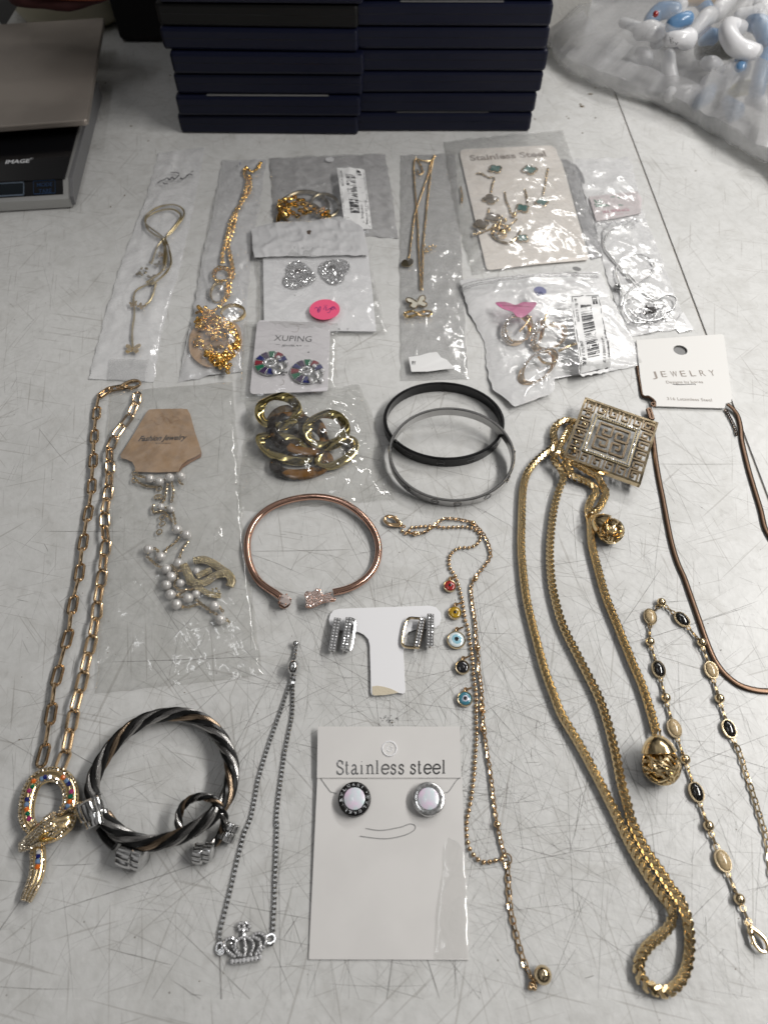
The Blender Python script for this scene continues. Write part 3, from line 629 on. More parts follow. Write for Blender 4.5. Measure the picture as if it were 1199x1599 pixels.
blob(P(1066,148,12),[(-9,0,0),(3,0,0),(10,3,0)],[6,7,6],'toy_white','flat white vinyl piece lowest in the bag',grp=G)
blob(P(1130,130,22),[(-12,-4,0),(0,0,4),(12,8,6)],[8,9,8],'toy_white','white vinyl piece lying behind film under the curved one',grp=G)
blob(P(1128,12,40),[(-8,-10,0),(0,0,3),(6,10,4)],[7,8,7],'toy_white','white slender vinyl piece at top edge of the photo',grp=G)
blob(P(1030,25,42),[(-8,-2,-2),(0,3,2),(10,0,4)],[5,7,6],'toy_blue','blue vinyl piece with small red dot, leftmost blue one',grp=G)
blob(P(1080,12,44),[(-14,-3,0),(-6,4,4),(6,6,4),(13,-5,-2)],[5,6,6,5],'toy_blue','blue arched vinyl piece above the pen-marked white one',grp=G)
blob(P(1186,45,52),[(-3,10,0),(0,0,2),(2,-12,-2)],[6,7.5,6],'toy_blue','blue vinyl piece beside the large curved white one',grp=G)
blob(P(1188,115,36),[(6,14,6),(0,0,0),(-5,-14,-5)],[6.5,6.5,6],'toy_blue','blue vinyl piece lowest at the right photo edge',grp=G)
blob(P(1075,55,28),[(-10,0,0),(10,2,0)],[9,9],mat('shaded_navy_vinyl',(.03,.06,.14),.4),'dark navy vinyl piece deep between the white ones',grp=G)  # navy darkened in the material to look shaded between the white pieces
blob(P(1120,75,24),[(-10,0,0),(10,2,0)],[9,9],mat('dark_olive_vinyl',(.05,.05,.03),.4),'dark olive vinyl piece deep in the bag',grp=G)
blob(P(1158,140,20),[(-6,0,0),(6,4,0)],[6,5],mat('yellow_vinyl',(.45,.38,.06),.4),'small yellow vinyl piece behind the cloudy film',grp=G)
blob(P(1090,-4,50),[(-10,0,0),(10,2,0)],[6,6],mat('tan_vinyl',(.42,.28,.14),.4),'tan vinyl piece at the top photo edge',grp=G)
WL=['small white vinyl piece with a rounded tip','small white knobbly vinyl piece','small blue vinyl piece','small blue rod-like vinyl piece']
rs=random.Random(77)
spots=[(1003,88,24,'w','by the left end of the toys'),(1030,60,30,'w','just left of the pen-marked piece'),(1110,100,30,'w','below the curved white piece'),(1155,105,40,'b','under the curved white piece'),(1170,20,52,'w','between curved white and blue pieces'),(1108,60,40,'b','beside the pen-marked piece'),(1050,8,44,'w','at the top photo edge left of centre'),(1140,165,16,'b','low behind the cloudy film'),(1100,150,14,'b','low left behind the cloudy film'),(1180,160,18,'w','low at the right photo edge'),(1195,10,54,'w','top right photo corner'),(985,40,26,'w','leftmost in the bag'),(1060,35,50,'b','above the pen-marked piece')]
for (px,py,z_,k_,w_) in spots:
    an=rs.uniform(0,6.28); d=np.array([math.cos(an),math.sin(an),rs.uniform(-.3,.4)])*rs.uniform(4,8)
    blob(P(px,py,z_),[tuple(-d),(rs.uniform(-2,2),rs.uniform(-2,2),1),tuple(d)],[rs.uniform(3.5,5.5),rs.uniform(4,6.5),rs.uniform(3.5,7)],'toy_white' if k_=='w' else 'toy_blue',('small rounded white vinyl piece ' if k_=='w' else 'small blue vinyl piece ')+w_,grp=G)
rd=MB().ball(P(1023,22,51.5),2.2,10,8); o=rd.build('red_dot','e_red',bpy.data.objects['vinyl_piece.008']) 
pm=MB(); strokes(pm,[[(1045,58,56),(1047,68,56)],[(1045,58,56),(1050,60,56),(1046,63,56),(1052,66,56),(1047,68,56)],[(1054,66,56),(1055,70,56),(1058,66,56)]],56,.5); pm.build('pen_letters','ink',bpy.data.objects['vinyl_piece'])
# ================================================================== FRONT: STUD CARD
cardz=.8
def roundpoly(pts,r,n=4):
    out=[];m=len(pts)
    for i in range(m):
        p=np.array(pts[i],float);a=np.array(pts[i-1],float);b=np.array(pts[(i+1)%m],float); rr=r if not hasattr(r,'__len__') else r[i]
        if rr<=0: out.append(tuple(p)); continue
        u=(a-p)/max(np.linalg.norm(a-p),1e-6); v=(b-p)/max(np.linalg.norm(b-p),1e-6)
        for k in range(n+1): t=k/n; q=(p+u*rr)*(1-t)**2+p*2*t*(1-t)+(p+v*rr)*t*t; out.append(tuple(q))
    return out
# raised top: the flap end of the card lifts a little
s0=P(482,1498,.3); s1=P(497,1137,2.2)
def cz(x,y): t=max(0,min(1,(y-s0[1])/(s1[1]-s0[1]))); return 2.1*t*t+.35*math.sin(t*3.1)
def cardgrid(mb,L,Rr,th=.45,nu=16,nv=40,zadd=0):
    G=[[None]*(nu+1) for _ in range(nv+1)]
    for j in range(nv+1):
        a=polyat(L,j/nv); b=polyat(Rr,j/nv)
        for i in range(nu+1): q=a+(b-a)*i/nu; w=P(q[0],q[1],1.0); G[j][i]=np.array([w[0],w[1],.15+zadd+cz(w[0],w[1])])
    top=[[p+np.array([0,0,th]) for p in r] for r in G]; mb.grid([r[::-1] for r in G],False); mb.grid(top,False)
    per=[(0,i) for i in range(nu+1)]+[(j,nu) for j in range(1,nv+1)]+[(nv,i) for i in range(nu-1,-1,-1)]+[(j,0) for j in range(nv-1,0,-1)]
    a=[G[j][i] for j,i in per]; b=[top[j][i] for j,i in per]; n=len(a); mb.add(a+b,[(i,(i+1)%n,n+(i+1)%n,n+i) for i in range(n)],False); return mb
sc_=thing('earring_card','large grey-white earring card with foil words Stainless steel at front centre','card',P(605,1330,0))
cardgrid(MB(),[(496,1214),(482,1498)],[(721,1214),(732,1499)]).build('card_body','card',sc_)
cardgrid(MB(),[(497,1137),(495.5,1216)],[(717,1137),(719.5,1216)],zadd=.5).build('flap','card',sc_)
cf=lambda x,y: cz(x,y)+1.12
# serif foil letters drawn as strokes with thick and thin
GLY={'S':([[(.78,.74),(.62,.95),(.35,.98),(.14,.82),(.2,.6),(.5,.48),(.78,.34),(.8,.12),(.55,.0),(.28,.02),(.1,.2)]],[[(.8,.96),(.79,.7)],[(.1,.26),(.09,.0)]]),
 't':([[(.3,.95),(.3,.15),(.45,.0),(.66,.1)]],[[(.05,.66),(.62,.66)]]),
 'a':([[(.15,.55),(.35,.68),(.58,.62),(.62,.45),(.62,.12),(.78,.0),(.9,.08)],[(.62,.4),(.3,.32),(.1,.16),(.26,0),(.48,.04),(.62,.2)]],[]),
 'i':([[(.4,.66),(.4,.02)]],[[(.2,.64),(.42,.64)],[(.15,.02),(.68,.02)],[(.34,.92),(.46,.9)]]),
 'n':([[(.25,.66),(.25,.02)],[(.25,.48),(.48,.67),(.7,.6),(.76,.42),(.76,.02)]],[[(.05,.64),(.26,.64)],[(.05,.02),(.45,.02)],[(.58,.02),(.97,.02)]]),
 'l':([[(.4,1.0),(.4,.02)]],[[(.18,.98),(.42,.98)],[(.14,.02),(.68,.02)]]),
 'e':([[(.12,.36),(.88,.38),(.8,.6),(.5,.69),(.2,.56),(.1,.3),(.25,.06),(.55,0),(.86,.14)]],[]),
 's':([[(.74,.5),(.6,.66),(.32,.66),(.2,.5),(.38,.38),(.66,.3),(.74,.14),(.54,0),(.28,.01),(.14,.18)]],[[(.75,.66),(.745,.48)],[(.13,.2),(.12,0)]]),' ':([],[])}
WID={'S':.92,'t':.62,'a':.88,'i':.66,'n':.98,'l':.64,'e':.94,'s':.82,' ':.42}
def serif_text(mb,s,a,b,cap,z,zf,w=.42):
    tot=sum(WID[c] for c in s); x=0
    for c in s:
        for kind,(ls) in enumerate(GLY[c]):
            pts=[[(a[0]+(b[0]-a[0])*(x+p[0]*WID[c]*.98)/tot, a[1]+(b[1]-a[1])*(x+p[0]*WID[c])/tot-p[1]*cap) for p in ln] for ln in ls]
            if pts: strokes(mb,pts,z,w if kind==0 else w*.5,zf,kind==0,t=.02+.004*kind)
        x+=WID[c]
    return mb
serif_text(MB(),'Stainless steel',(525,1209.5),(698,1208.5),21,2,lambda x,y:cf(x,y)-2,.62).build('foil_lettering','foil',sc_)
h=P(608,1169,3); MB().tube([h+np.array([2.7*math.cos(a),2.7*math.sin(a),-.0]) for a in np.linspace(0,6.28,29)[:-1]],.28,6,closed=True).build('hang_hole_ring','film_clear' if 0 else 'card_bright',sc_)
mb=MB(); mb.tube([h+np.array([1.0*math.cos(a),1.0*math.sin(a),-.1]) for a in np.linspace(0,6.28,19)[:-1]],.18,5,closed=True); mb.build('hang_hole_dimple','card_bright',sc_)
sl=MB(); strokes(sl,[[(501,1216),(505,1222),(516,1237)],[(717,1216),(712,1220),(700,1237),(695,1238)],[(571,1294),(595,1297),(625,1292),(640,1287),(648,1290),(646,1297),(630,1305),(600,1310),(562,1306)],[(516,1237),(526,1240)]],1,.22,lambda x,y:cz(x,y)-.3+.05)
sl.build('cut_slits','ink_grey',sc_)
fq=Sheet([(690,1290),(688,1360),(680,1430),(678,1497)],[(724,1290),(727,1360),(729,1430),(731,1497)],zb=.9,h=.5,crumple=.25,seed=4,nu=14,nv=40); MB().grid(fq.fr).build('film_patch','film_clear',sc_)
GE='round studs on the large card'
M['black_rim'] = mat('blackened_steel', (.035,.034,.034), .25, .9)
for (px,rimm,lab) in ((553.5,'black_rim','round mother-of-pearl stud with dark engraved rim, left on the large card'),(669,'silver','round mother-of-pearl stud with bright silver rim, right on the large card')):
    c=P(px,1247,4.6); st=thing('stud_earring',lab,'earring',c*[1,1,0]+[0,0,1.5],GE); r=6.0
    MB().lathe(c*[1,1,0]+[0,0,1.9],(0,0,1),[(0,r*.99),(2.3,r),(2.7,r*.985),(2.9,r*.94),(2.9,r*.68),(2.5,r*.66)],48).build('rim',rimm,st)
    MB().lathe(c*[1,1,0]+[0,0,2.4],(0,0,1),[(0,r*.65),(2.25,r*.65),(2.4,r*.62)],40).build('inlay','mop',st)
    tmb=MB(); s='BVLGARI·BVLGARI·'
    for k,ch in enumerate(s):
        an=math.pi*1.0-k*2*math.pi/len(s)+.1; rad=np.array([math.cos(an),math.sin(an),0]); tn=np.array([math.sin(an),-math.cos(an),0])
        if ch=='·': tmb.ball(c*[1,1,0]+rad*r*.8+[0,0,4.82],.22,6,4)
        else: text_frame(tmb,ch,c*[1,1,0]+rad*r*.73-tn*.5+[0,0,4.83],tn,rad,.35 if ch=='I' else 1.05,1.05,.02)
    tmb.build('engraving','silver' if rimm=='black_rim' else 'steel',st)
# ================================================================== T CARD WITH FOUR HOOPS
T5=lambda pts:crop(pts,490,920,5.45)
o=T5([(128,262),(140,215),(170,182),(215,170),(400,162),(700,152),(980,142),(1040,158),(1075,200),(1083,250),(1070,300),(1035,330),(950,338),(870,345),(805,368),(770,405),(758,460),(765,600),(778,860),(772,885),(755,892),(715,885),(665,895),(600,905),(550,905),(510,910),(492,900),(485,880),(482,700),(475,480),(462,430),(425,390),(380,368),(300,362),(220,350),(165,330),(135,300)])
tc_=thing('earring_card','small white T-shaped card with torn bottom edge holding hoop earrings','card',P(600,1000,0)); MB().plate([xy(o,1)],.9,.5,.12).build('card_body','card_bright',tc_)
MB().plate([xy(T5([(497,828),(540,822),(600,832),(660,850),(720,880),(690,888),(600,902),(512,906),(498,895)]),1.4)],1.42,.12).build('torn_patch',mat('torn_card_core',(.62,.55,.42),.9,bump=.2,bscale=1500),tc_)
GH='pave hoop earrings on the T card'
def hoopbar(a,b,wd,lab,metal,side,deep=1.0,z=2.2):
    A=P(*a,z);B=P(*b,z); c=(A+B)/2; d=unit(B-A); L=np.linalg.norm(B-A); sd=np.array([-d[1],d[0],0]); t=thing('hoop_earring',lab,'earring',c*[1,1,0]+[0,0,1.4],GH)
    MB().box(c+[0,0,1.4],d*L/2,sd*wd/2,(0,0,.9)).build('front_bar',metal,t); MB().box(c+[0,0,2.34],d*(L/2-.25),sd*(wd/2-.22),(0,0,.06)).build('stone_bed','bed_grey',t)
    pv=MB(); n=int(L/1.25)
    for k in range(n):
        for s in (-1,1): pv.gem(c-d*(L/2-.7-k*(L-1.4)/(n-1))+sd*s*wd*.235+[0,0,2.5],.50)
    pv.build('pave_stones','crystal',t)
    q=[c+d*(L/2-.4)+[0,0,1.2], c+d*(L/2)+sd*side*1.6*deep+[0,0,.6], c+d*(L/2-.9)+sd*side*3.2*deep+[0,0,.4], c+sd*side*3.6*deep+[0,0,.4], c-d*(L/2-1.2)+sd*side*3.2*deep+[0,0,.9], c-d*(L/2-.4)+sd*side*1.5*deep+[0,0,1.7], c-d*(L/2-.2)+[0,0,1.6]]
    MB().tube(resample(crom(q),.5),.62,8).build('hoop_wire',metal,t); return t
hoopbar(T5([(205,262)])[0],T5([(158,535)])[0],2.9,'silver pave hoop earring, outermost on the left arm of the T card','silver',1,.0)
hoopbar(T5([(303,258)])[0],T5([(262,525)])[0],2.9,'silver pave hoop earring, inner one on the left arm with wire showing','silver',-1 if 0 else 1,.8)
hoopbar(T5([(922,265)])[0],T5([(872,512)])[0],2.5,'gold-sided pave hoop earring, inner one on the right arm of the T card','gold_pale',-1,1.9)
hoopbar(T5([(990,228)])[0],T5([(984,500)])[0],2.9,'silver pave hoop earring, outermost on the right arm of the T card','silver',-1,.0)
# ================================================================== SILVER SLIDER NECKLACE WITH CROWN
cn=thing('crown_bracelet','silver box-chain slider bracelet with crystal crown charm','bracelet',P(420,1300,0)); C6=lambda p:crop(p,400,920,3.333); C7=lambda p:crop(p,300,1300,2.607)
l1=C6([(195,440),(180,480),(140,600),(105,700),(70,800),(38,900),(10,1000),(0,1060)])+C7([(240,-60),(215,0),(188,100),(165,200),(143,290),(125,360),(113,410),(115,448)])
l2=C6([(200,440),(192,500),(190,640),(172,740),(150,850),(130,990),(115,1100),(105,1220)])+C7([(348,-40),(345,0),(342,100),(338,200),(336,290),(332,360),(330,400)])
mb=MB(); boxchain(mb,pathpx(l1,.8),.98); boxchain(mb,pathpx(l2,.8),.98); mb.build('box_chain',mat('grey_steel_chain',(.33,.33,.325),.28,1),cn)
b=P(458.5,1042.5,3.4); MB().lathe(b-[2.2,0,0],(1,0,0),[(0,1.3),(.4,2.5),(1.4,3.3),(3,3.3),(4,2.5),(4.4,1.3)],24).build('slider_bead','steel',cn)
mb=MB(); boxchain(mb,pathpx([(459,1030,2),(461,1020,1.2),(462,1010,1)],1),1.1); mb.ball(P(462,1005.5,1.8),1.45,16,10); boxchain(mb,pathpx([(456,1052,2),(456,1060,1.2),(455,1066,.8)],1),1.2); boxchain(mb,pathpx([(460,1050,2.2),(459,1060,1.5),(457,1070,1)],1),1.2); mb.build('chain_tail','steel',cn)
cr_=MB(); cs=MB()
def pline(pts,r=.62,z=1.2,g=1.05):
    p=pathpx(C7(pts),z,.5); cr_.tube(p,r,8); q=resample(p,g)
    for w in q: cs.gem(w+[0,0,r*.75],r*.82)
pline([(165,525),(200,522),(240,515),(278,508)],.95,1.2,1.25); pline([(175,505),(145,480),(130,455),(140,438),(165,430),(185,445)]); pline([(190,500),(168,470),(160,450)],.5); pline([(200,500),(178,470),(180,445),(200,430),(215,425)])
pline([(215,500),(218,470),(215,440),(212,420)]); pline([(240,495),(250,465),(245,440),(225,425)]); pline([(262,495),(278,460),(272,435),(250,425)]); pline([(275,490),(298,455),(300,430),(285,412),(265,410),(250,420)])
pline([(212,418),(210,400)]); pline([(195,395),(190,378),(202,368),(212,380),(205,395),(195,395)]); pline([(225,395),(235,380),(225,368),(212,380),(218,395),(225,395)])
crn=cr_.build('crown_frame','steel',cn); cs.build('crown_stones','crystal',cn)
mb=MB(); mb.loop(P(*C7([(320,432)])[0],1),(1,.3,0),(0,0,1),3.8,3.2,.35); mb.loop(P(*C7([(322,452)])[0],1),(1,1,0),(0,.5,1),2,1.6,.3); mb.loop(P(*C7([(113,468)])[0],1),(0,1,0),(0,0,1),3.5,2.8,.4); mb.loop(P(*C7([(118,486)])[0],1),(1,.3,0),(0,0,1),2.6,2.2,.4); mb.build('jump_rings','steel',cn)
# ================================================================== TWISTED CABLE BANGLE + RING
def cable_twist(parent,pts,closed,R,pitch,names,strand=3,prefix='strand',step=.7,rs=None):
    p=resample(crom(W3(pts),closed),step,closed); n=len(p); cols=names; K=len(cols)
    up=np.array([0,0,1.])
    for k,mname in enumerate(cols):
        q=[];s=0
        for i in range(n):
            a=p[i-1] if (i>0 or closed) else p[i]; b=p[(i+1)%n] if (i<n-1 or closed) else p[i]; t=unit(b-a); sd=unit(np.cross(t,up)); u=np.cross(sd,t)
            an=2*math.pi*(s/pitch+k/K); q.append(p[i]+sd*math.cos(an)*R*.62+u*math.sin(an)*R*.62); s+=np.linalg.norm(p[(i+1)%n]-p[i])
        MB().tube(q,R*(.46 if K>4 else .52),8,closed=closed).build('cable_strand',mname,parent)
bgl=thing('cable_bangle','large twisted cable bangle in black, silver and copper with clover ends','bangle',P(255,1215,0)); B5=lambda p:crop(p,0,1080,3)
pts=B5([(440,500,5),(432,455,5),(445,395,5),(468,345,5),(505,285,5),(545,235,5),(600,183,5),(665,140,5),(735,115,5),(800,106,5),(860,106,5),(920,122,5),(975,152,5),(1030,210,5),(1068,280,6),(1086,345,7),(1085,420,8),(1062,495,9),(1020,555,10),(960,610,10),(890,655,9),(810,690,8),(730,708,7),(660,705,7),(600,685,7),(550,655,7),(510,615,7),(485,580,7)])
cable_twist(bgl,pts,False,2.6,32,['cable_black','cable_steel','cable_black','cable_copper','cable_black','cable_steel'])
def clover(parent,c,axis,R,L,metal='steel',face=True):
    axis=unit(np.array(axis,float)); c=np.asarray(c,float); u=unit(np.cross(axis,[0,0,1])); w=np.cross(u,axis); n=48; prof=[(-.5,.80),(-.42,.96),(-.1,1),(.1,1),(.42,.96),(.5,.80)]; vs=[]
    for (d,s) in prof:
        for i in range(n): th=2*math.pi*i/n; rr=R*s*(.80+.20*abs(math.cos(2*th))**.6); vs.append(c+axis*d*L+(u*math.cos(th)+w*math.sin(th))*rr)
    fs=[(j*n+i,j*n+(i+1)%n,(j+1)*n+(i+1)%n,(j+1)*n+i) for j in range(len(prof)-1) for i in range(n)]+[tuple(range(n))[::-1],tuple((len(prof)-1)*n+i for i in range(n))]
    return MB().add(vs,fs).build('clover_end',metal,parent)
clover(bgl,P(*B5([(430,545)])[0],7.5),(-.35,.75,.45),5.2,7.4); clover(bgl,P(*B5([(462,595)])[0],6.5),(-.35,.8,.2),4.8,4.6)
clover(bgl,P(*B5([(600,765)])[0],5.0),(.95,-.28,.1),4.2,6); clover(bgl,P(*B5([(655,775)])[0],4.6),(.95,-.28,.1),4.4,4.6)
MB().tube(pathpx(B5([(470,640,4),(500,690,4),(540,725,4)]),4,1),1.6,8).build('cable_core','cable_black',bgl)
rg=thing('cable_ring','small twisted cable ring with two silver clover ends looped on the bangle','ring',P(315,1290,0))
pts=B5([(865,690,6),(842,640,6.5),(838,590,7),(855,540,8),(895,505,9),(950,492,11),(1005,510,12),(1040,550,11),(1052,600,8),(1040,655,4),(1010,705,3),(965,735,3),(915,725,3)])
cable_twist(rg,pts,False,1.35,13,['cable_black','cable_copper','cable_black','cable_steel'],step=.4)
clover(rg,P(*B5([(935,760)])[0],3.4),(.95,-.15,.1),3.4,3.6); clover(rg,P(*B5([(978,752)])[0],3.4),(.95,-.15,.1),3.4,3.4); clover(rg,P(*B5([(1085,635)])[0],3.6),(.35,.9,.1),3.0,3.0); clover(rg,P(*B5([(1066,680)])[0],3.6),(.35,.9,.1),3.0,3.4)
# ================================================================== ROSE GOLD CUFF
R4=lambda p:crop(p,360,580,2.498)
rc=thing('rose_gold_cuff','open rose gold wire cuff with one round stone and a butterfly charm','bracelet',P(490,860,0))
MB().tube(pathpx(R4([(205,888,3),(180,868,3),(140,842,2.6),(105,810,2.2),(77,755,2),(66,695,2),(72,635,2),(100,580,2.4),(150,535,3),(220,505,3.4),(300,490,3.6),(370,492,3.6),(440,512,3.4),(505,555,3),(555,615,2.6),(577,680,2.2),(570,745,2),(540,795,2),(495,830,2.2),(450,850,2.6),(400,862,3)]),2,1),1.62,12).build('wire','rose',rc)
q=P(*R4([(211,893)])[0],4); MB().lathe(q-[1.2,-1,2],(.5,-.6,.6),[(0,1.6),(1.4,2.6),(2.6,3.0),(2.9,2.7)],12,False).build('stone_cup','rose',rc); mb=MB(); mb.gem(q,2.9,.8); mb.gem(q+[0,0,.5],2.5,.9); mb.build('round_stone','cz',rc)
pr_=MB()
for a in range(5): an=a*1.257; pr_.ball(q+np.array([2.7*math.cos(an),2.5*math.sin(an),1.0]),.5,6,5)
pr_.build('prongs','rose',rc)
ol=R4([(288,872),(300,858),(318,862),(335,848),(352,852),(358,872),(375,866),(395,862),(390,874),(410,885),(405,896),(385,898),(360,902),(335,914),(312,922),(292,918),(296,900)])
bf=MB().plate([xy(smooth_out(ol,3),4)],3.2,1.4,.3); bf.build('butterfly','rose',rc); pv=MB(); oo=np.array(xy(ol,4)); mn,mx_=oo.min(0),oo.max(0)
def inside(x,y,poly):
    c=False;n=len(poly)
    for i in range(n):
        a,b=poly[i],poly[i-1]
        if (a[1]>y)!=(b[1]>y) and x<(b[0]-a[0])*(y-a[1])/(b[1]-a[1])+a[0]: c=not c
    return c
def fillpave(mb,poly,z,s,r,ins=1):
    poly=np.array(poly); mn,mx=poly.min(0),poly.max(0); y=mn[1]; k=0
    while y<mx[1]:
        x=mn[0]+(s/2 if k%2 else 0)
        while x<mx[0]:
            if inside(x,y,poly) : mb.gem((x+random.uniform(-.12,.12)*s,y+random.uniform(-.12,.12)*s,z+random.uniform(-.1,.1)*s),r*random.uniform(.85,1.1))
            x+=s
        y+=s*.87; k+=1
    return mb
fillpave(pv,oo,4.65,.85,.42); pv.build('pave_stones','cz',rc)
# ================================================================== TWO OVAL BANGLES
def oval(px4,z4):  # L,R,T,B pixels with heights -> centre, a, b, n
    L,Rr,T,B=[P(q[0],q[1],z) for q,z in zip(px4,z4)]; c=(L+Rr+T+B)/4; a=(Rr-L)/2; b=(T-B)/2; n=unit(np.cross(a,b)); return c,a,b,n
def screwmarks(parent,c,a,b,n,h,angs,metal):
    mb=MB()
    for an in angs:
        p=c+a*math.cos(an)+b*math.sin(an)-n*h/2; t=unit(-a*math.sin(an)+b*math.cos(an)); o=unit(np.cross(t,n)); 
        if np.dot(o,p-c)<0: o=-o
        p=p+o*.03; mb.tube([p+t*1.9*math.cos(x)+n*1.9*math.sin(x) for x in np.linspace(0,6.28,25)[:-1]],.13,4,closed=True); mb.box(p,t*1.7,n*.18,o*.08)
    mb.build('screw_engraving',metal,parent)
bk=thing('oval_bangle','glossy black oval bangle lying partly under the grey one','bangle',P(693,665,0))
c,a,b,n=oval([(598,652),(787,655),(690,596),(697,718)],[6.2]*4); MB().band(c,a,b,n,6.2,1.7,96).build('band','black_metal',bk); screwmarks(bk,c,a,b,n,6.2,[-2.2,-1.65,-1.15,-.6],'steel_dark')
gy=thing('oval_bangle','brushed grey steel oval bangle resting on top of the black one','bangle',P(706,715,0))
c,a,b,n=oval([(607,708),(805,712),(702,632),(707,779)],[8.6,8.6,12.5,5.8]); MB().band(c,a,b,n,5.6,1.5,96).build('band','gun_wall',gy); screwmarks(gy,c,a,b,n,5.6,[-2.35,-1.85,-1.5,-1.0,-.5],'steel_dark')
for an in (3.0,.05):
    p=c+a*math.cos(an)+b*math.sin(an)-n*2.8; MB().box(p,unit(a)*.35,unit(b)*.35,n*2.9).build('hinge','steel_dark',gy)
# ================================================================== EVIL EYE ANKLET
E2=lambda p:crop(p,590,790,4.845); E8=lambda p:crop(p,680,1060,2.31)
ev=thing('charm_anklet','gold double-strand ball chain anklet with five enamel eye charms','anklet',P(740,1100,0))
b1=E2([(185,190),(215,210),(250,165),(290,160),(330,155),(380,152),(430,152),(490,163),(570,160),(650,158),(700,165),(750,190),(775,225),(770,260),(740,295),(690,315),(630,315),(580,335),(548,370),(538,410),(545,470),(580,520),(600,570),(615,620),(630,680),(645,760),(660,860),(680,920),(695,1020),(710,1120),(720,1210),(725,1300),(738,1380),(745,1480),(745,1560)])+E8([(145,90),(148,200),(143,280),(138,360),(125,450),(113,510),(112,560),(122,610),(145,645),(175,662),(210,656),(238,650)])
mb=MB(); p=pathpx(b1,.9); beads(mb,p,.84,2.2); mb.build('ball_chain','gold_rosy',ev)
b2=E2([(210,200),(280,208),(350,200),(400,165),(440,140),(470,110),(510,95),(600,100),(680,115),(720,130),(780,190),(820,250),(845,320),(850,390),(800,460),(735,545),(710,590),(705,640),(715,740),(728,820),(738,900),(742,1000),(752,1070),(760,1180),(765,1260),(780,1350),(790,1480),(795,1570)])+E8([(166,90),(174,180),(185,260),(197,330),(205,400),(215,480),(222,525),(232,570),(240,605),(253,645)])
mb=MB(); cable(mb,pathpx(b2,1.2),2.4,1.75,.30); mb.build('cable_chain','gold_rosy',ev)
for q in E2([(280,208),(718,130),(737,548),(752,1070)])+E8([(172,182),(222,525)]): MB().ball(P(*q,1.5),1.3,16,10).build('round_bead','gold_rosy',ev)
mb=MB(); cable(mb,pathpx(E8([(258,660),(260,700),(262,740),(265,785),(269,830),(280,880),(292,930),(305,980),(322,1030),(338,1065)]),.9),3.1,2.3,.32,12,5,(.1,.9)); mb.loop(P(*E8([(256,650)])[0],1),(0,1,0),(0,0,1),4.2,4.0,.3,18); mb.build('extension_chain','gold_rosy',ev)
mb=MB(); mb.ball(P(*E8([(386,1068)])[0],3),2.9,20,14); mb.build('end_ball','gold_pale',ev); mb=MB()
for k in range(10): mb.ball(P(*E8([(352+random.uniform(-14,14),1095+random.uniform(-22,22))])[0],1.3),.8,8,6)
mb.build('end_cluster','gold_rosy',ev)
mb=MB(); lobster(mb,P(*E2([(118,115)])[0],1.6),(-1,.25,0),9.5) if 0 else lobster(mb,P(*E2([(120,118)])[0],1.6),(-.85,.5,0),9.5); mb.build('clasp','gold_rosy',ev)
for (q,r,m,iris,pp,lab) in (((542,610),50,'e_red','e_iris',(547,598),'red eye charm'),((580,812),54,'e_yellow','e_iris',(585,803),'amber eye charm'),((590,1017),72,'e_white','e_iris_blue',(598,1005),'large white and pale blue eye charm'),((637,1222),57,'e_black','e_iris',(642,1215),'black eye charm'),((656,1462),60,'e_teal','e_iris',(662,1455),'teal eye charm')):
    c=P(*E2([q])[0],1); rr=r/4.845/ppm(*E2([q])[0]); pc=P(*E2([pp])[0],2.3)
    bz=MB().lathe(c*[1,1,0]+[0,0,.3],(0,0,1),[(0,rr*.8),(.5,rr*.98),(1.1,rr),(1.7,rr*.95),(1.75,rr*.86),(1.5,rr*.84)],28).build('eye_charm','gold_pale',ev); bz['label']=lab; ORG[bz.name]=ORG[ev.name]
    MB().ball(c*[1,1,0]+[0,0,1.6],1,24,8,ax=np.array([[rr*.86,0,0],[0,rr*.86,0],[0,0,.75]])).build('enamel',m,bz)
    hz=2.36 if r<60 else 2.4
    MB().ball((c*.45+pc*.55)*[1,1,0]+[0,0,hz-.24],1,20,6,ax=np.array([[rr*(.46 if r<70 else .55),0,0],[0,rr*(.46 if r<70 else .55),0],[0,0,.22]])).build('iris',iris,bz)
    MB().ball((c*.4+pc*.6)*[1,1,0]+[0,0,hz-.05],1,16,6,ax=np.array([[rr*.25,0,0],[0,rr*.25,0],[0,0,.14]])).build('pupil','e_black',bz)
    jr=MB(); d=unit(np.array([P(*E2([(q[0]+45,q[1]-75)])[0])-c])[0]); top=P(*E2([(q[0]+8,q[1]-r-12)])[0],1.2); jr.loop(top,(0.3,1,0),(0,0,1),2.2,1.9,.3); jr.ball(P(*E2([(q[0]+r*.0-2,q[1]-r-4)])[0],1.2),.7,8,6); e1=P(*E2([(q[0]+55,q[1]-r-28)])[0],1.1); jr.tube([top,e1],.42,6); jr.build('jump_ring','gold_rosy',bz)
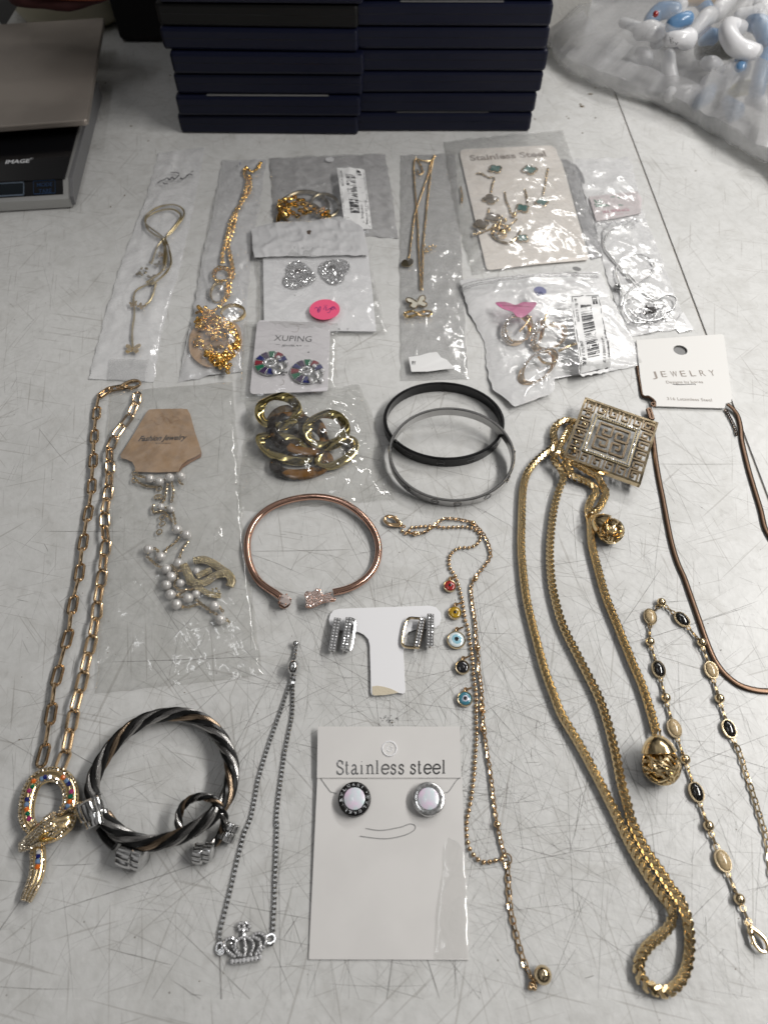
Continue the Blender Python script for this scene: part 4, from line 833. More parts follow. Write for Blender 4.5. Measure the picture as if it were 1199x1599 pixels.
# ================================================================== WHEAT CHAIN LARIAT
wc=thing('lariat_necklace','long gold wheat-chain lariat with square key-pattern pendant and two knotted ball ends','necklace',P(930,1000,0)); K3=lambda p:crop(p,790,600,4.44)
sA=K3([(480,262,2),(430,250,2.5),(385,258,2.5),(345,290,2.5),(328,340,3),(335,395,3.5),(318,440,4),(270,478,3),(205,535,2.4),(150,610,2.2),(122,700,2.2),(112,800,2.2),(108,950,2.2),(105,1100,2.2),(112,1240,2.2)])+[(822,935,2.2),(835,990,2.2),(850,1045,2.2)]+E8([(425,55,2.2),(455,130,2.2),(520,240,2.2),(590,370,2.2),(650,490,2.2),(700,595,2.2),(760,700,2.2),(815,780,2.4),(850,830,2.8),(845,885,2.6),(810,925,2.4),(765,965,2.4),(735,1020,2.4),(740,1075,2.4),(775,1110,2.4),(820,1128,2.4),(865,1108,2.4),(898,1060,2.4),(912,1000,2.4),(915,930,2.4),(905,860,2.6),(885,805,2.6)])
sB=E8([(885,805,2.6),(850,755,2.4),(808,690,2.4),(760,620,2.4),(712,525,2.3),(690,450,2.2),(668,370,2.2),(648,270,2.2),(620,160,2.2),(585,60,2.2)])+[(905,1030,2.2),(878,975,2.2),(863,920,2.2)]+K3([(305,1240,2.2),(305,1100,2.2),(318,960,2.2),(335,850,2.2),(362,745,2.4),(395,660,3),(385,600,4),(345,545,5),(330,500,5.5),(380,470,5.5),(430,520,5)])
sC=K3([(400,520,5),(430,570,3.5),(455,630,3),(520,660,3),(580,690,2.6),(620,740,2.4),(590,800,2.4),(570,860,2.4),(580,930,2.3),(585,1000,2.2),(590,1080,2.2),(605,1160,2.2),(625,1240,2.2)])+[(945,930,2.2),(965,980,2.2),(985,1030,2.2),(1002,1070,2.2),(1015,1110,2.2),(1024,1142,2.6)]
sD=K3([(440,300,2),(400,380,5),(365,440,5.5),(400,500,5.5),(480,550,5),(560,600,4),(630,640,3.2),(665,700,3),(690,750,3),(670,810,3),(640,860,3),(590,900,4)])
mb=MB()
for s_ in (sA,sB,sC,sD): wheat(mb,pathpx(s_,2.2,.8),3.8)
mb.build('wheat_chain','gold_wheat',wc)
# square pendant
q4=[P(913.5,620,9.5),P(1027.6,660,9.5),P(999.5,757,7.5),P(878.5,713,7.5)]
pd=MB(); nn=unit(np.cross(q4[1]-q4[0],q4[3]-q4[0])); nn=nn if nn[2]>0 else -nn
def Q(u,v,h=0): return (q4[0]*(1-u)*(1-v)+q4[1]*u*(1-v)+q4[2]*u*v+q4[3]*(1-u)*v)+nn*h
def bar(mb,u0,v0,u1,v1,w,h0=-1.6,h1=0):
    if abs(u1-u0)<abs(v1-v0): a=[(u0-w/2,min(v0,v1)),(u0+w/2,min(v0,v1)),(u0+w/2,max(v0,v1)),(u0-w/2,max(v0,v1))]
    else: a=[(min(u0,u1),v0-w/2),(max(u0,u1),v0-w/2),(max(u0,u1),v0+w/2),(min(u0,u1),v0+w/2)]
    vs=[Q(x,y,h0) for x,y in a]+[Q(x,y,h1) for x,y in a]; mb.add(vs,[(0,1,2,3)[::-1],(4,5,6,7),(0,1,5,4),(1,2,6,5),(2,3,7,6),(3,0,4,7)],False)
w=.034
fr=MB()
for (a) in ((0,.015,1,.015),(0,.985,1,.985),(.015,.0,.015,1),(.985,0,.985,1)): bar(fr,*a,.03,-2.6,.1)
fr.build('pendant_frame','gold_pale',wc)
ky=MB()
def rot4(fn):
    for k in range(4):
        def tr(u,v,k=k):
            for _ in range(k): u,v=1-v,u
            return u,v
        fn(tr)
def keyside(tr):
    n=5
    for i in range(n):
        u=.03+i*.94/n*.86; s=.145
        for (a,b) in (((u+.03,.035),(u+.03,.15)),((u+.03,.15),(u+.105,.15)),((u+.105,.15),(u+.105,.085)),((u+.105,.085),(u+.07,.085)),((u+.14,.03),(u+.14,.175))):
            x0,y0=tr(*a); x1,y1=tr(*b); bar(ky,x0,y0,x1,y1,.022,-1.4,-.15-.003*i)
rot4(keyside)
def inner(tr):
    for (a,b) in (((.30,.30),(.48,.30)),((.48,.30),(.48,.46)),((.48,.46),(.37,.46)),((.37,.46),(.37,.38)),((.30,.30),(.30,.5)),((.37,.38),(.42,.38))):
        x0,y0=tr(*a); x1,y1=tr(*b); bar(ky,x0,y0,x1,y1,.026,-1.4,-.2)
rot4(inner); ky.build('key_pattern',mat('bronzed_gold',(.27,.21,.14),.26,1),wc)
cf_=MB()
for a in ((.20,.215,.80,.215),(.20,.785,.80,.785),(.215,.2,.215,.8),(.785,.2,.785,.8)): bar(cf_,*a,.055,-1.5,-.05)
cf_.build('stone_setting','gold_dull',wc); st=MB()
for k in range(19):
    t=.215+.57*k/18
    for u,v in ((t,.215),(t,.785),(.215,t),(.785,t)):
        st.gem(Q(u,v,.2),.58)
st.build('pendant_stones','crystal',wc)
mb=MB()
for q in K3([(520,240),(540,280),(500,330),(480,400),(470,450),(680,190),(720,200)]): mb.ball(P(*q,8),1.1,8,6)
mb.build('pendant_bail','gold_wheat',wc)
def knotball(c,r,capdir,lab):
    k=MB(); rs=random.Random(int(c[0]*7)); k.ball(c,r*.86,20,14)
    for i in range(15):
        ax=unit(np.array([rs.gauss(0,1),rs.gauss(0,1),rs.gauss(0,1)])); u=unit(np.cross(ax,[.3,.5,.8])); v=np.cross(ax,u); off=rs.uniform(-.55,.55)
        rr=math.sqrt(1-off*off)*r; k.tube([c+ax*off*r+(u*math.cos(t)+v*math.sin(t))*rr for t in np.linspace(0,6.2832,37)[:-1]],r*.095,5,closed=True)
    o=k.build('knotted_ball','gold_wheat',wc); o['label']=lab
    cd_=unit(np.array(capdir,float)); MB().lathe(c+cd_*r*1.75,-cd_,[(0,r*.2),(r*.12,r*.42),(r*.35,r*.68),(r*.65,r*.88),(r*.98,r*1.02),(r*1.02,r*.94)],20).build('ball_cap','gold_wheat',wc)
knotball(P(953,829,6),5.6,(-.7,.75,.1),'upper knotted gold ball end'); knotball(P(1032,1196,6.5),6.4,(-.08,.95,.3),'lower knotted gold ball end')
# ================================================================== BLACK AND CREAM STONE BRACELET
S4=lambda p:crop(p,950,900,3.996)
sb=thing('stone_bracelet','gold link bracelet with alternating black and cream oval glitter stones','bracelet',P(1090,1150,0))
conn=MB()
seq1=[('b',S4([(328,162)])[0]),('c',S4([(260,250)])[0]),('b',S4([(257,408)])[0]),('k',S4([(312,578)])[0]),('b',S4([(355,757)])[0]),('c',S4([(410,947)])[0]),('b',S4([(476,1142)])[0]),('k',S4([(548,1345)])[0]),('b',S4([(622,1557)])[0]),('c',E8([(1036,656)])[0]),('b',E8([(1094,795)])[0]),('x',E8([(1135,885)])[0])]
seq2=[('b',S4([(328,162)])[0]),('k',S4([(458,266)])[0]),('b',S4([(578,412)])[0]),('c',S4([(640,583)])[0]),('b',S4([(690,762)])[0]),('k',S4([(752,950)])[0]),('x',S4([(800,1060)])[0])]
done=set()
for si,sq in enumerate((seq1,seq2)):
    for i,(ty,q) in enumerate(sq):
        c=P(*q,1.7); dd=unit(P(*sq[min(i+1,len(sq)-1)][1])-P(*sq[max(i-1,0)][1])); 
        if si==0 and i==1: dd=np.array([.05,1,0])
        pr=(round(q[0]),round(q[1])); hl=0
        if ty=='b': hl=1.9
        if ty in 'ck': hl=3.7
        if pr not in done:
            done.add(pr)
            if ty=='b': MB().ball(c,1.95,20,12).build('round_bead','gold_pale',sb)
            if ty in 'ck':
                sd=np.array([-dd[1],dd[0],0]); MB().tube([c*[1,1,0]+[0,0,1.2]+dd*3.55*math.cos(a)+sd*2.5*math.sin(a) for a in np.linspace(0,6.2832,33)[:-1]],.42,6,closed=True,flat=2.0).build('oval_setting','gold_pale',sb)
                MB().ball(c*[1,1,0]+[0,0,1.6],1,24,12,ax=np.array([dd*3.35,sd*2.3,[0,0,1.35]])).build('oval_stone','cream' if ty=='c' else 'onyx',sb)
        if i<len(sq)-1:
            q2=sq[i+1][1]; c2=P(*q2,1.7); ty2=sq[i+1][0]; h2=3.7 if ty2 in 'ck' else (1.9 if ty2=='b' else 0); d=unit(c2-c); A=c+d*(hl-.1); B=c2-d*(h2-.1); L=np.linalg.norm(B-A); n=max(2,int(round(L/1.8)))
            for k in range(n):
                m=A+(B-A)*((k+.5)/n); big=(k==0 or k==n-1); m[2]=1.2
                sdv=unit(np.cross(d,[0,0,1])); conn.loop(m,d,[0,0,1] if k%2==0 else sdv,L/n*1.35,(L/n*1.25 if big else L/n*.8),.33,12,6)
conn.build('link_rings','gold_pale',sb)
mb=MB(); cable(mb,pathpx(S4([(795,1055),(815,1100),(835,1160),(850,1220),(870,1275),(890,1330),(912,1400),(930,1460),(945,1510),(960,1560)])+[(1196,1310),(1201,1345),(1206,1380)],1),3.4,2.3,.33,12,6,(.1,1.1)); mb.build('extension_chain','gold_pale',sb)
mb=MB(); lobster(mb,P(*E8([(1157,935)])[0],2),(.45,-.9,0),8.6); mb.build('clasp','gold_pale',sb)
# ================================================================== PAPERCLIP NECKLACE WITH SERPENT PENDANT
pc=thing('paperclip_necklace','gold paperclip-link necklace with jewelled serpent head pendant','necklace',P(110,1000,0)); L3=lambda p:crop(p,60,580,3.526)
lf=L3([(400,95),(345,125),(328,180),(322,250),(312,330),(308,420),(305,500),(298,600),(293,690),(275,790),(262,870),(245,970),(236,1060),(226,1140),(208,1210),(186,1310),(176,1420)])+B5([(262,-40),(258,20),(240,100),(228,200),(208,290),(192,350)])
rt=L3([(548,120),(540,180),(515,235),(470,300),(415,375),(395,440),(397,520),(395,600),(380,720),(365,800),(372,880),(378,930),(362,1050),(350,1150),(330,1260),(318,1380)])+B5([(390,-60),(375,0),(350,90),(335,170),(318,260),(300,330),(275,380)])
nl=0
for (s_,z0) in ((lf,1.5),(rt,1.5)):
    p=resample(crom(W3(s_,z0)),8.0); 
    for i in range(len(p)-1):
        c=(p[i]+p[i+1])/2; d=unit(p[i+1]-p[i]); sd=unit(np.cross(d,[0,0,1])); u=np.array([0,0,1.]); a=(.12 if i%2==0 else 1.08)*(1 if s_ is lf else -1); c[2]=1.7+ (.5 if i%2 else 0)
        MB().loop(c,d,u*math.cos(a)+sd*math.sin(a),9.9,5.0 if i%2==0 else 4.6,.66,20,8).build('chain_link','gold_rosy',pc); nl+=1
mb=MB(); lobster(mb,P(*L3([(505,75)])[0],1.8),(.95,.25,0),11); mb.build('clasp','gold_rosy',pc); mb=MB(); mb.loop(P(*L3([(430,92)])[0],1.8),(1,.25,0),(0,0,1),9,4.2,.6,18,7); mb.build('chain_link','gold_rosy',pc)
S7=lambda p:crop(p,20,1180,6.667)
def oventube(pts,rad,n=16,flat=.8,step=.6): 
    p=resample(crom(W3(pts)),step); m=len(p); r=np.interp(np.linspace(0,1,m),np.linspace(0,1,len(rad)),rad); return p,r
ser=MB(); stn=MB()
ring=S7([(215,760,3),(165,700,3),(148,600,3),(155,500,3),(180,390,3),(225,290,3),(300,225,3),(390,195,3),(480,205,3),(550,255,3),(600,340,3),(612,430,3),(600,520,3.2),(560,600,3.6)])
p,r=oventube(ring,[2.4,2.8,2.9,2.9,2.9,2.9,2.9,2.9]); ser.tube(p,list(r),14,flat=.75)
tail=S7([(265,960,2.4),(268,1050,2.4),(268,1150,2.4),(255,1240,2.4),(225,1330,2.4),(180,1430,2.4),(145,1510,2.2)]); pt_,rt_=oventube(tail,[2.6,2.7,2.7,2.6,2.5,2.3,1.9]); ser.tube(pt_,list(rt_),14,flat=.75)
ser.build('serpent_body','gold',pc)
def surf(p,r,sp=.78,rows=(-.95,-.5,.5,.95)):
    q=p
    for i in range(0,len(q),1):
        if (i%2): continue
        t=tang(q,i); sd=unit(np.cross(t,[0,0,1])); 
        for a in rows: stn.gem(q[i]+sd*math.sin(a)*r[i]+np.array([0,0,math.cos(a)*r[i]*.75]),.5)
surf(p,r); k1=int(len(pt_)*.42); surf(pt_[:k1],rt_[:k1])
for i in range(k1,len(pt_)):
    t=tang(pt_,i); sd=unit(np.cross(t,[0,0,1]))
    for a in np.linspace(-1.1,1.1,5): stn.gem(pt_[i]+sd*math.sin(a)*rt_[i]+np.array([0,0,math.cos(a)*rt_[i]*.75]),.40)
# head
hp=S7([(590,590,4.2),(540,680,5.2),(440,740,5.8),(330,800,5.6),(230,860,5),(140,930,4),(85,955,3.6)]); ph_,rh_=oventube(hp,[2.8,4.2,5.0,4.8,4.0,3.2,2.4,1.6]); MB().tube(ph_,list(rh_),18,flat=.72).build('serpent_head','gold',pc)
for i in range(0,len(ph_),1):
    t=tang(ph_,i); sd=unit(np.cross(t,[0,0,1]))
    for a in np.linspace(-1.2,1.2,9):
        if i>len(ph_)*.45 and i<len(ph_)*.8 and a>.55: continue
        stn.gem(ph_[i]+sd*math.sin(a+.1*(i%2))*rh_[i]+np.array([0,0,math.cos(a)*rh_[i]*.72]),.42)
stn.build('pave_stones',mat('champagne_crystal',(.85,.76,.62),.10,.85),pc)
eye=MB(); ep=pathpx(S7([(285,870,8.2),(320,825,8.8),(370,810,8.6),(385,818,8.4)]),8,.5); eye.tube(ep,.75,8,flat=.6); ep=pathpx(S7([(285,875,7.8),(330,882,8.2),(375,870,8.0),(440,850,7.6)]),8,.5); eye.tube(ep,.7,8,flat=.6); eye.build('eye_lids','gold_rich',pc)
cols=[('lblue',(305,240)),('sapph',(340,225)),('crystal',(385,220)),('orange',(220,265)),('emerald',(212,320)),('magenta_s',(175,365)),('sapph',(152,455)),('lblue',(148,508)),('orange',(152,560)),('emerald',(160,605)),('magenta_s',(172,655)),('orange',(525,225)),('lblue',(565,262)),('sapph',(585,292)),('magenta_s',(612,375)),('emerald',(602,425)),('orange',(597,480)),('lblue',(575,525)),('sapph',(553,570)),('sapph',(268,1045)),('lblue',(264,1100)),('orange',(262,1158)),('crystal',(275,1000))]
for m_,q in cols: 
    c=P(*S7([q])[0],4.9); c=P(*S7([q])[0],5.25 if q[1]<900 else 4.5); MB().gem(c,1.05,.7).build('coloured_stone',m_,pc)
# ================================================================== SNAKE CHAIN + JEWELRY CARD
J2=lambda p:crop(p,840,500,3.34)
jc=thing('jewelry_card','white card printed JEWELRY at right, holding a brown snake chain','card',P(1068,580,0))
ol=xy(J2([(510,106),(735,90),(955,75),(966,82),(1008,405),(1003,430),(975,437),(970,461),(790,456),(612,450),(606,425),(575,402),(545,396),(530,300)]),1.2); hl=P(*J2([(739,158)])[0],1.2)
MB().plate([ol,circ(hl[:2],3.9,24)[::-1]],1.0,.6,.1).build('card_body','card_warm' if 0 else mat('cool_white_card',(.76,.75,.73),.5,bump=.01,bscale=2500),jc)
MB().lathe(hl*[1,1,0]+[0,0,.1],(0,0,1),[(0,3.8),(.3,3.8)],24).build('hole_shade_disc','ink_grey',jc)  # grey disc stands in for the shade seen through the hole
tx=MB(); chs='JEWELRY'
for k,ch in enumerate(chs): x=595+k*50.5; text_mb(tx,ch,J2([(x,298-k*1.3)])[0],J2([(x+(27 if ch!='W' else 34),297-k*1.3)])[0],9.2,1.65)
text_mb(tx,'Designs by korea',J2([(668,330)])[0],J2([(860,328)])[0],4.2,1.65); text_mb(tx,'316 Lstainless Steel',J2([(672,416)])[0],J2([(906,424)])[0],4.6,1.65); tx.build('lettering','ink_brown',jc)
tx=MB(); strokes(tx,[J2([(700,334),(740,336),(812,333),(818,338)])],1.7,.35); tx.build('pen_strike','ink',jc)
sn=thing('snake_chain','flat brownish rose gold snake chain hanging from the white JEWELRY card','necklace',P(1110,850,0))
s1=J2([(520,260,.6),(535,380,.8),(560,415,1.6),(600,425,2.2)])
cl=pathpx(J2([(582,470,2.5),(583,505,2.5),(590,540,2),(600,620,1),(612,720,.8),(630,830,.8),(650,930,.8),(672,1050,.8),(695,1160,.8),(725,1260,.8),(760,1340,.8)])+S4([(500,90,.8),(530,175,.8),(565,275,.8),(605,390,.8),(650,500,.8),(700,580,.8),(760,640,.8),(820,680,.8),(900,706,.8),(995,716,.8),(1090,700,.8)])+[(1262,1040,.8),(1292,985,.8),(1270,930,.8),(1236,890,.8),(1212,855,.8)]+J2([(1185,1090,.8),(1160,990,.8),(1130,890,.8),(1100,790,.8),(1075,690,.8),(1060,620,.8),(1055,560,.8),(1040,500,1),(1015,462,1.6),(985,438,2)]),.8,.5)
mb=MB()
for p in (cl,):
    q=resample(p,.42); mb.tube(q,[1.2*(1+.09*(i%2)) for i in range(len(q))],10,flat=.34)
mb.build('snake_strand','brown_metal',sn)
mb=MB(); mb.tube(pathpx(J2([(515,240,.7),(530,330,.7),(545,395,1.2),(575,400,2),(605,425,2.2),(600,450,2)]),1,.5),.9,8,flat=.6); mb.loop(P(*J2([(600,440)])[0],2.4),(0,1,0),(0,0,1),3.6,3,.4); mb.loop(P(*J2([(583,490)])[0],2.6),(0,1,0),(0,0,1),9,3.6,.9); mb.build('clasp','brown_metal',sn); mb=MB(); cable(mb,pathpx(J2([(975,465,1),(1000,510,1),(1022,555,1),(1035,600,1)]),1),2.4,1.8,.3); mb.build('tail_chain','brown_metal',sn)
# ================================================================== KRAFT CARD + PEARLS IN CLEAR BAG
kb,ks=bag('clear_bag','large thin clear bag over the kraft card and pearl chain, edge under the gold chain',[(170,612),(168,700),(166,820),(158,950),(150,1084)],[(364,596),(372,700),(384,850),(398,960),(411,1055)],'film_crisp','film_crisp',zb=.15,h=4.6,crumple=1.3,seed=12,sc=.045,fpow=.35)
kc=thing('kraft_card','brown kraft hang card printed Fashion Jewelry at left','card',P(254,690,0))
def Kz(l,z=1.5): return xy(L3(l),z)
MB().plate([Kz([(600,225),(612,214),(640,211),(790,208),(822,212),(838,238),(862,330),(898,438),(893,455),(862,475),(822,492),(792,515),(776,540),(775,556),(650,559),(535,556),(534,530),(520,503),(490,488),(458,480),(455,462),(520,362)])],1.6,.5,.08).build('card_front','kraft',kc)
MB().plate([Kz([(700,300),(850,300),(900,448),(896,470),(840,500),(795,530),(780,548),(700,540)],1.0)],.7,.4,.05).build('card_back','kraft_edge',kc)
tx=MB(); text_mb(tx,'Fashion Jewelry',L3([(550,384)])[0],L3([(818,375)])[0],8.0,2.12,bold=.022,shear=.45); text_mb(tx,'handmade jewelry',L3([(645,398)])[0],L3([(732,398)])[0],2.2,2.12); tx.build('lettering','ink',kc)
sl=MB(); strokes(sl,[L3([(618,268),(640,275),(650,290),(670,292),(685,280),(700,252),(715,262),(735,285),(750,275),(775,268),(770,255),(740,248)]),L3([(640,255),(660,258),(672,250),(690,245)])],2.12,.16); sl.build('hang_slot_cut','kraft_edge',kc)
pn=thing('pearl_necklace','white pearl and pale gold chain necklace with interlocked curved gold emblem','necklace',P(290,870,0)); N1=lambda p:crop(p,190,720,5.921)
ch=[ [(110,150),(180,210),(265,235),(330,240)],[(120,120),(180,140),(265,165),(352,190),(445,155),(470,220),(478,300),(462,380)],[(548,140),(530,190),(570,215)],[(430,210),(410,280),(400,350),(370,400)],[(300,400),(285,440),(305,480),(350,465),(400,470),(440,520),(470,560)],[(365,425),(455,445),(490,530),(512,630),(600,680)],[(540,700),(490,760),(430,800),(400,840)],[(620,740),(580,790),(550,850),(525,945)],[(250,818),(320,810),(362,885)],[(235,880),(290,930),(340,970),(415,1000),(460,1070)],[(500,960),(560,970),(600,1010)],[(480,1000),(520,1060),(490,1150),(560,1200),(620,1180)],[(415,1145),(455,1235),(520,1240),(560,1210),(640,1180),(720,1200)],[(560,1350),(640,1345),(720,1320),(780,1350),(850,1400),(915,1440)],[(690,1280),(740,1320),(800,1370)],[(900,1345),(940,1390)],[(960,1460),(1000,1490)],[(510,1325),(600,1350)],[(460,960),(500,1000),(560,1010)],[(640,1230),(560,1260),(500,1240)]]
mb=MB()
for i,c in enumerate(ch):
    cable(mb,pathpx([(q[0],q[1],1.5+random.uniform(0,.8)) for q in N1(c)],1.5,.5),1.9,1.5,.27)
for q in ((350,255),(355,330),(378,520),(378,580),(350,655),(120,180),(330,330),(125,110)): mb.loop(P(*N1([q])[0],1.6),(random.uniform(-1,1),1,0),(0,.1,1),3.4,3.0,.32,14)
mb.build('chain','gold_pale',pn)
for i,q in enumerate([(265,165),(352,190),(445,155),(548,140),(365,425),(455,445),(512,630),(600,680),(250,818),(362,885),(525,945),(415,1000),(460,1070),(415,1145),(545,1130),(455,1235),(510,1325),(617,1268),(690,1230),(860,1340),(915,1465),(695,1020)]):
    rr=2.3 if i not in (14,18,21,4,5) else 1.9; zz=rr+.2+(1.2 if i in (12,14) else 0); MB().ball(P(*N1([q])[0],zz),rr,24,16).build('pearl','pearl',pn)
em=MB(); es=MB()
def emarc(pts,wd,z):
    p=pathpx(N1(pts),z,.6); em.tube(p,wd*.62,8,flat=.5)
    for i in range(0,len(p),1):
        t=tang(p,i); sd=unit(np.cross(t,[0,0,1]))
        for a in (-.85,-.5,-.17,.17,.5,.85): es.gem(p[i]+sd*(a*wd*.6+random.uniform(-.1,.1))+np.array([0,0,math.sqrt(1-a*a)*wd*.31+.12]),random.uniform(.3,.42))
emarc([(672,925),(760,915),(840,945),(920,1000),(990,1050),(1020,1110),(1000,1160)],3.0,2.4); emarc([(575,965),(610,1030),(640,1100),(700,1135),(780,1120),(840,1080),(900,1050),(960,1045)],3.0,2.9); emarc([(620,1120),(700,1165),(780,1215),(850,1245),(915,1245)],2.0,2.2); emarc([(700,1070),(760,1040),(830,1010)],2.6,2.2)
for a in range(5): es.ball(P(*N1([(868+30*math.cos(a*1.26),1200+22*math.sin(a*1.26))])[0],2.5),.6,7,5)
em.build('emblem','gold_dull',pn); es.build('emblem_beading',mat('aged_gold_bead',(.50,.42,.26),.25,1),pn)
# ================================================================== TORTOISE LINK CHAIN BAG
G6=lambda p:crop(p,360,480,4.28)
tb_,ts=bag('clear_bag','crinkled clear bag around the chunky tortoiseshell link chain',[(384,624),(381,680),(376,740),(371,801)],[(560,602),(580,640),(600,715),(618,780)],'film_crisp','film_crisp',zb=.15,h=12.5,crumple=2.0,seed=21,sc=.055,fpow=.9)
tn=thing('link_chain','chunky chain of flat gold and tortoiseshell resin links in a crinkled clear bag','chain',P(455,690,0))
def curb(pts4,z4,wd,th,m,name='chain_link',tilt=0):
    px=G6(pts4); c,a,b,n=oval(px,z4); mb=MB(); seg=56; la,lb=np.linalg.norm(a),np.linalg.norm(b); vs=[]; k=10
    for i in range(seg):
        an=2*math.pi*i/seg; rad=unit(a*math.cos(an)/la+b*math.sin(an)/lb); p=c+a*math.cos(an)*(1-wd/2/la)+b*math.sin(an)*(1-wd/2/lb); tw=tilt*math.sin(an*2+.6)
        e1=rad*math.cos(tw)+n*math.sin(tw); e2=-rad*math.sin(tw)+n*math.cos(tw)
        for q in range(k): t=2*math.pi*q/k; ct,st_=math.cos(t),math.sin(t); vs.append(p+e1*(wd*.58)*math.copysign(abs(ct)**.6,ct)+e2*(th*.6)*math.copysign(abs(st_)**.6,st_))
    fs=[(i*k+q,i*k+(q+1)%k,((i+1)%seg)*k+(q+1)%k,((i+1)%seg)*k+q) for i in range(seg) for q in range(k)]
    return mb.add(vs,fs).build(name,m,tn)
curb([(270,1040),(690,1000),(470,960),(470,1165)],[2.2,2.2,2.4,2],5,2.6,'tort','resin_link')
curb([(185,905),(560,985),(300,830),(400,1045)],[5,3.4,6,3],4.8,2.4,'olive_gold',tilt=.5)
curb([(555,1010),(850,930),(740,868),(690,1080)],[3.2,3.5,4,2.6],4.2,2.6,'olive_gold',tilt=.4)
curb([(235,800),(525,800),(385,662),(385,950)],[5.4,5.8,7,4.4],5.2,2.8,'smoke','resin_link')
curb([(230,790),(640,900),(470,720),(470,990)],[7,6,8.0,5.2],4.6,2.6,'tort','resin_link')
curb([(165,700),(478,690),(320,570),(320,820)],[8,9.5,10.5,6.4],4.4,2.2,'olive_gold',tilt=.7)
curb([(500,790),(630,880),(590,755),(575,960)],[7,7,8,5.4],4.0,2.8,'tort','resin_link')
curb([(480,820),(797,800),(640,698),(640,965)],[8.6,10,11,6.4],4.4,2.2,'olive_gold',tilt=.7)
# ================================================================== EARRING CARD WITH COLOURED STONES
xb,xs=bag('clear_bag','small clear bag around the pale lilac XUPING earring card',[(381,502),(378,560),(374,628)],[(528,505),(526,560),(523,606)],'film_clear','film_clear',zb=2.2,h=3.2,crumple=.8,seed=31,sc=.08,fpow=.4)
xc=thing('earring_card','small pale lilac card printed XUPING JEWELRY with two coloured stone earrings','card',P(456,560,2))
rp=roundpoly([G6([q])[0] for q in ((180,87),(668,108),(650,560),(128,582))],[8,5,5,8],4); MB().plate([xy(rp,3)],2.75,.5,.08).build('card_body','card_lilac',xc)
tx=MB(); text_mb(tx,'XUPING',G6([(290,222)])[0],G6([(540,230)])[0],9.0,3.3,bold=-.004); text_mb(tx,'JEWELRY',G6([(342,260)])[0],G6([(478,262)])[0],2.6,3.3,bold=.01); strokes(tx,[G6([(300,246),(330,248)]),G6([(492,258),(522,258)])],3.3,.18,smooth=False)
tx.ball(P(*G6([(521,300)])[0],3.3),.5,8,4,ax=np.array([[.5,0,0],[0,.5,0],[0,0,.06]])); tx.build('lettering','ink',xc)
sl=MB(); strokes(sl,[G6([(388,112),(410,112),(440,118),(455,135),(450,158),(430,165),(408,160)]),G6([(400,110),(450,112),(500,116)]),G6([(330,520),(350,515),(358,495),(345,480)])],3.3,.25); sl.build('hang_tab_cut','ink_brown',xc)
def fan(c,lab):
    cc=P(*G6([c])[0],4.2); t=thing('stone_earring',lab,'earring',cc*[1,1,0]+[0,0,3.3],'coloured stone earrings on the lilac card'); R=115/4.28/ppm(*G6([c])[0])
    MB().lathe(cc*[1,1,0]+[0,0,3.4],(0,0,1),[(0,R*.9),(.7,R*.97),(1.1,R*.93),(1.1,R*.4),(.6,R*.36)],40).build('silver_plate','silver',t)
    seq=['ameth','emerald','ruby','sapph'];  order=[('emerald',92),('ruby',58),('sapph',24),('ameth',122),('sapph',150),('ruby',180),('emerald',210),('ameth',240),('sapph',270)]
    for m_,a in order:
        a0,a1=R_(a-11.5),R_(a+11.5); r0,r1=R*.46,R*.95; z=4.35; vs=[cc*[1,1,0]+np.array([r*math.cos(x),r*math.sin(x),zz]) for zz,sh in ((z,1),(z+.75,.82)) for r,x in ((r0+.3*(1-sh),a0+ (1-sh)*.1),(r1-.8*(1-sh)*R*.2,a0+(1-sh)*.1),(r1-.8*(1-sh)*R*.2,a1-(1-sh)*.1),(r0+.3*(1-sh),a1-(1-sh)*.1))]
        MB().add(vs,[(0,3,2,1),(4,5,6,7),(0,1,5,4),(1,2,6,5),(2,3,7,6),(3,0,4,7)],False).build('baguette_stone',m_,t)
    for a in range(12): 
        an=R_(40+a*24.0)
    cb=MB(); cb.tube([cc*[1,1,0]+np.array([R*.30*math.cos(x)-R*.02,R*.30*math.sin(x),4.9]) for x in np.linspace(R_(30),R_(330),20)],.55,8); cb.build('crescent','crystal',t)
    pv=MB(); sv2=MB()
    for q in ((45,-30),(100,5),(100,70),(30,70),(-0+62,25)): w=cc+np.array([q[0]/4.28/ppm(*G6([c])[0]),-q[1]/4.28/ppm(*G6([c])[0])*1.25,1.6]); pv.gem(w,1.25); sv2.lathe(w-[0,0,1.3],(0,0,1),[(0,1.2),(.8,1.4),(1.1,1.3)],12)
    sv2.build('stone_cup','silver',t); pv.build('flower_stone','crystal',t)
fan((272,375),'coloured baguette stone earring with white crystal flower, left on the XUPING card'); fan((512,430),'coloured baguette stone earring with white crystal flower, right on the XUPING card')
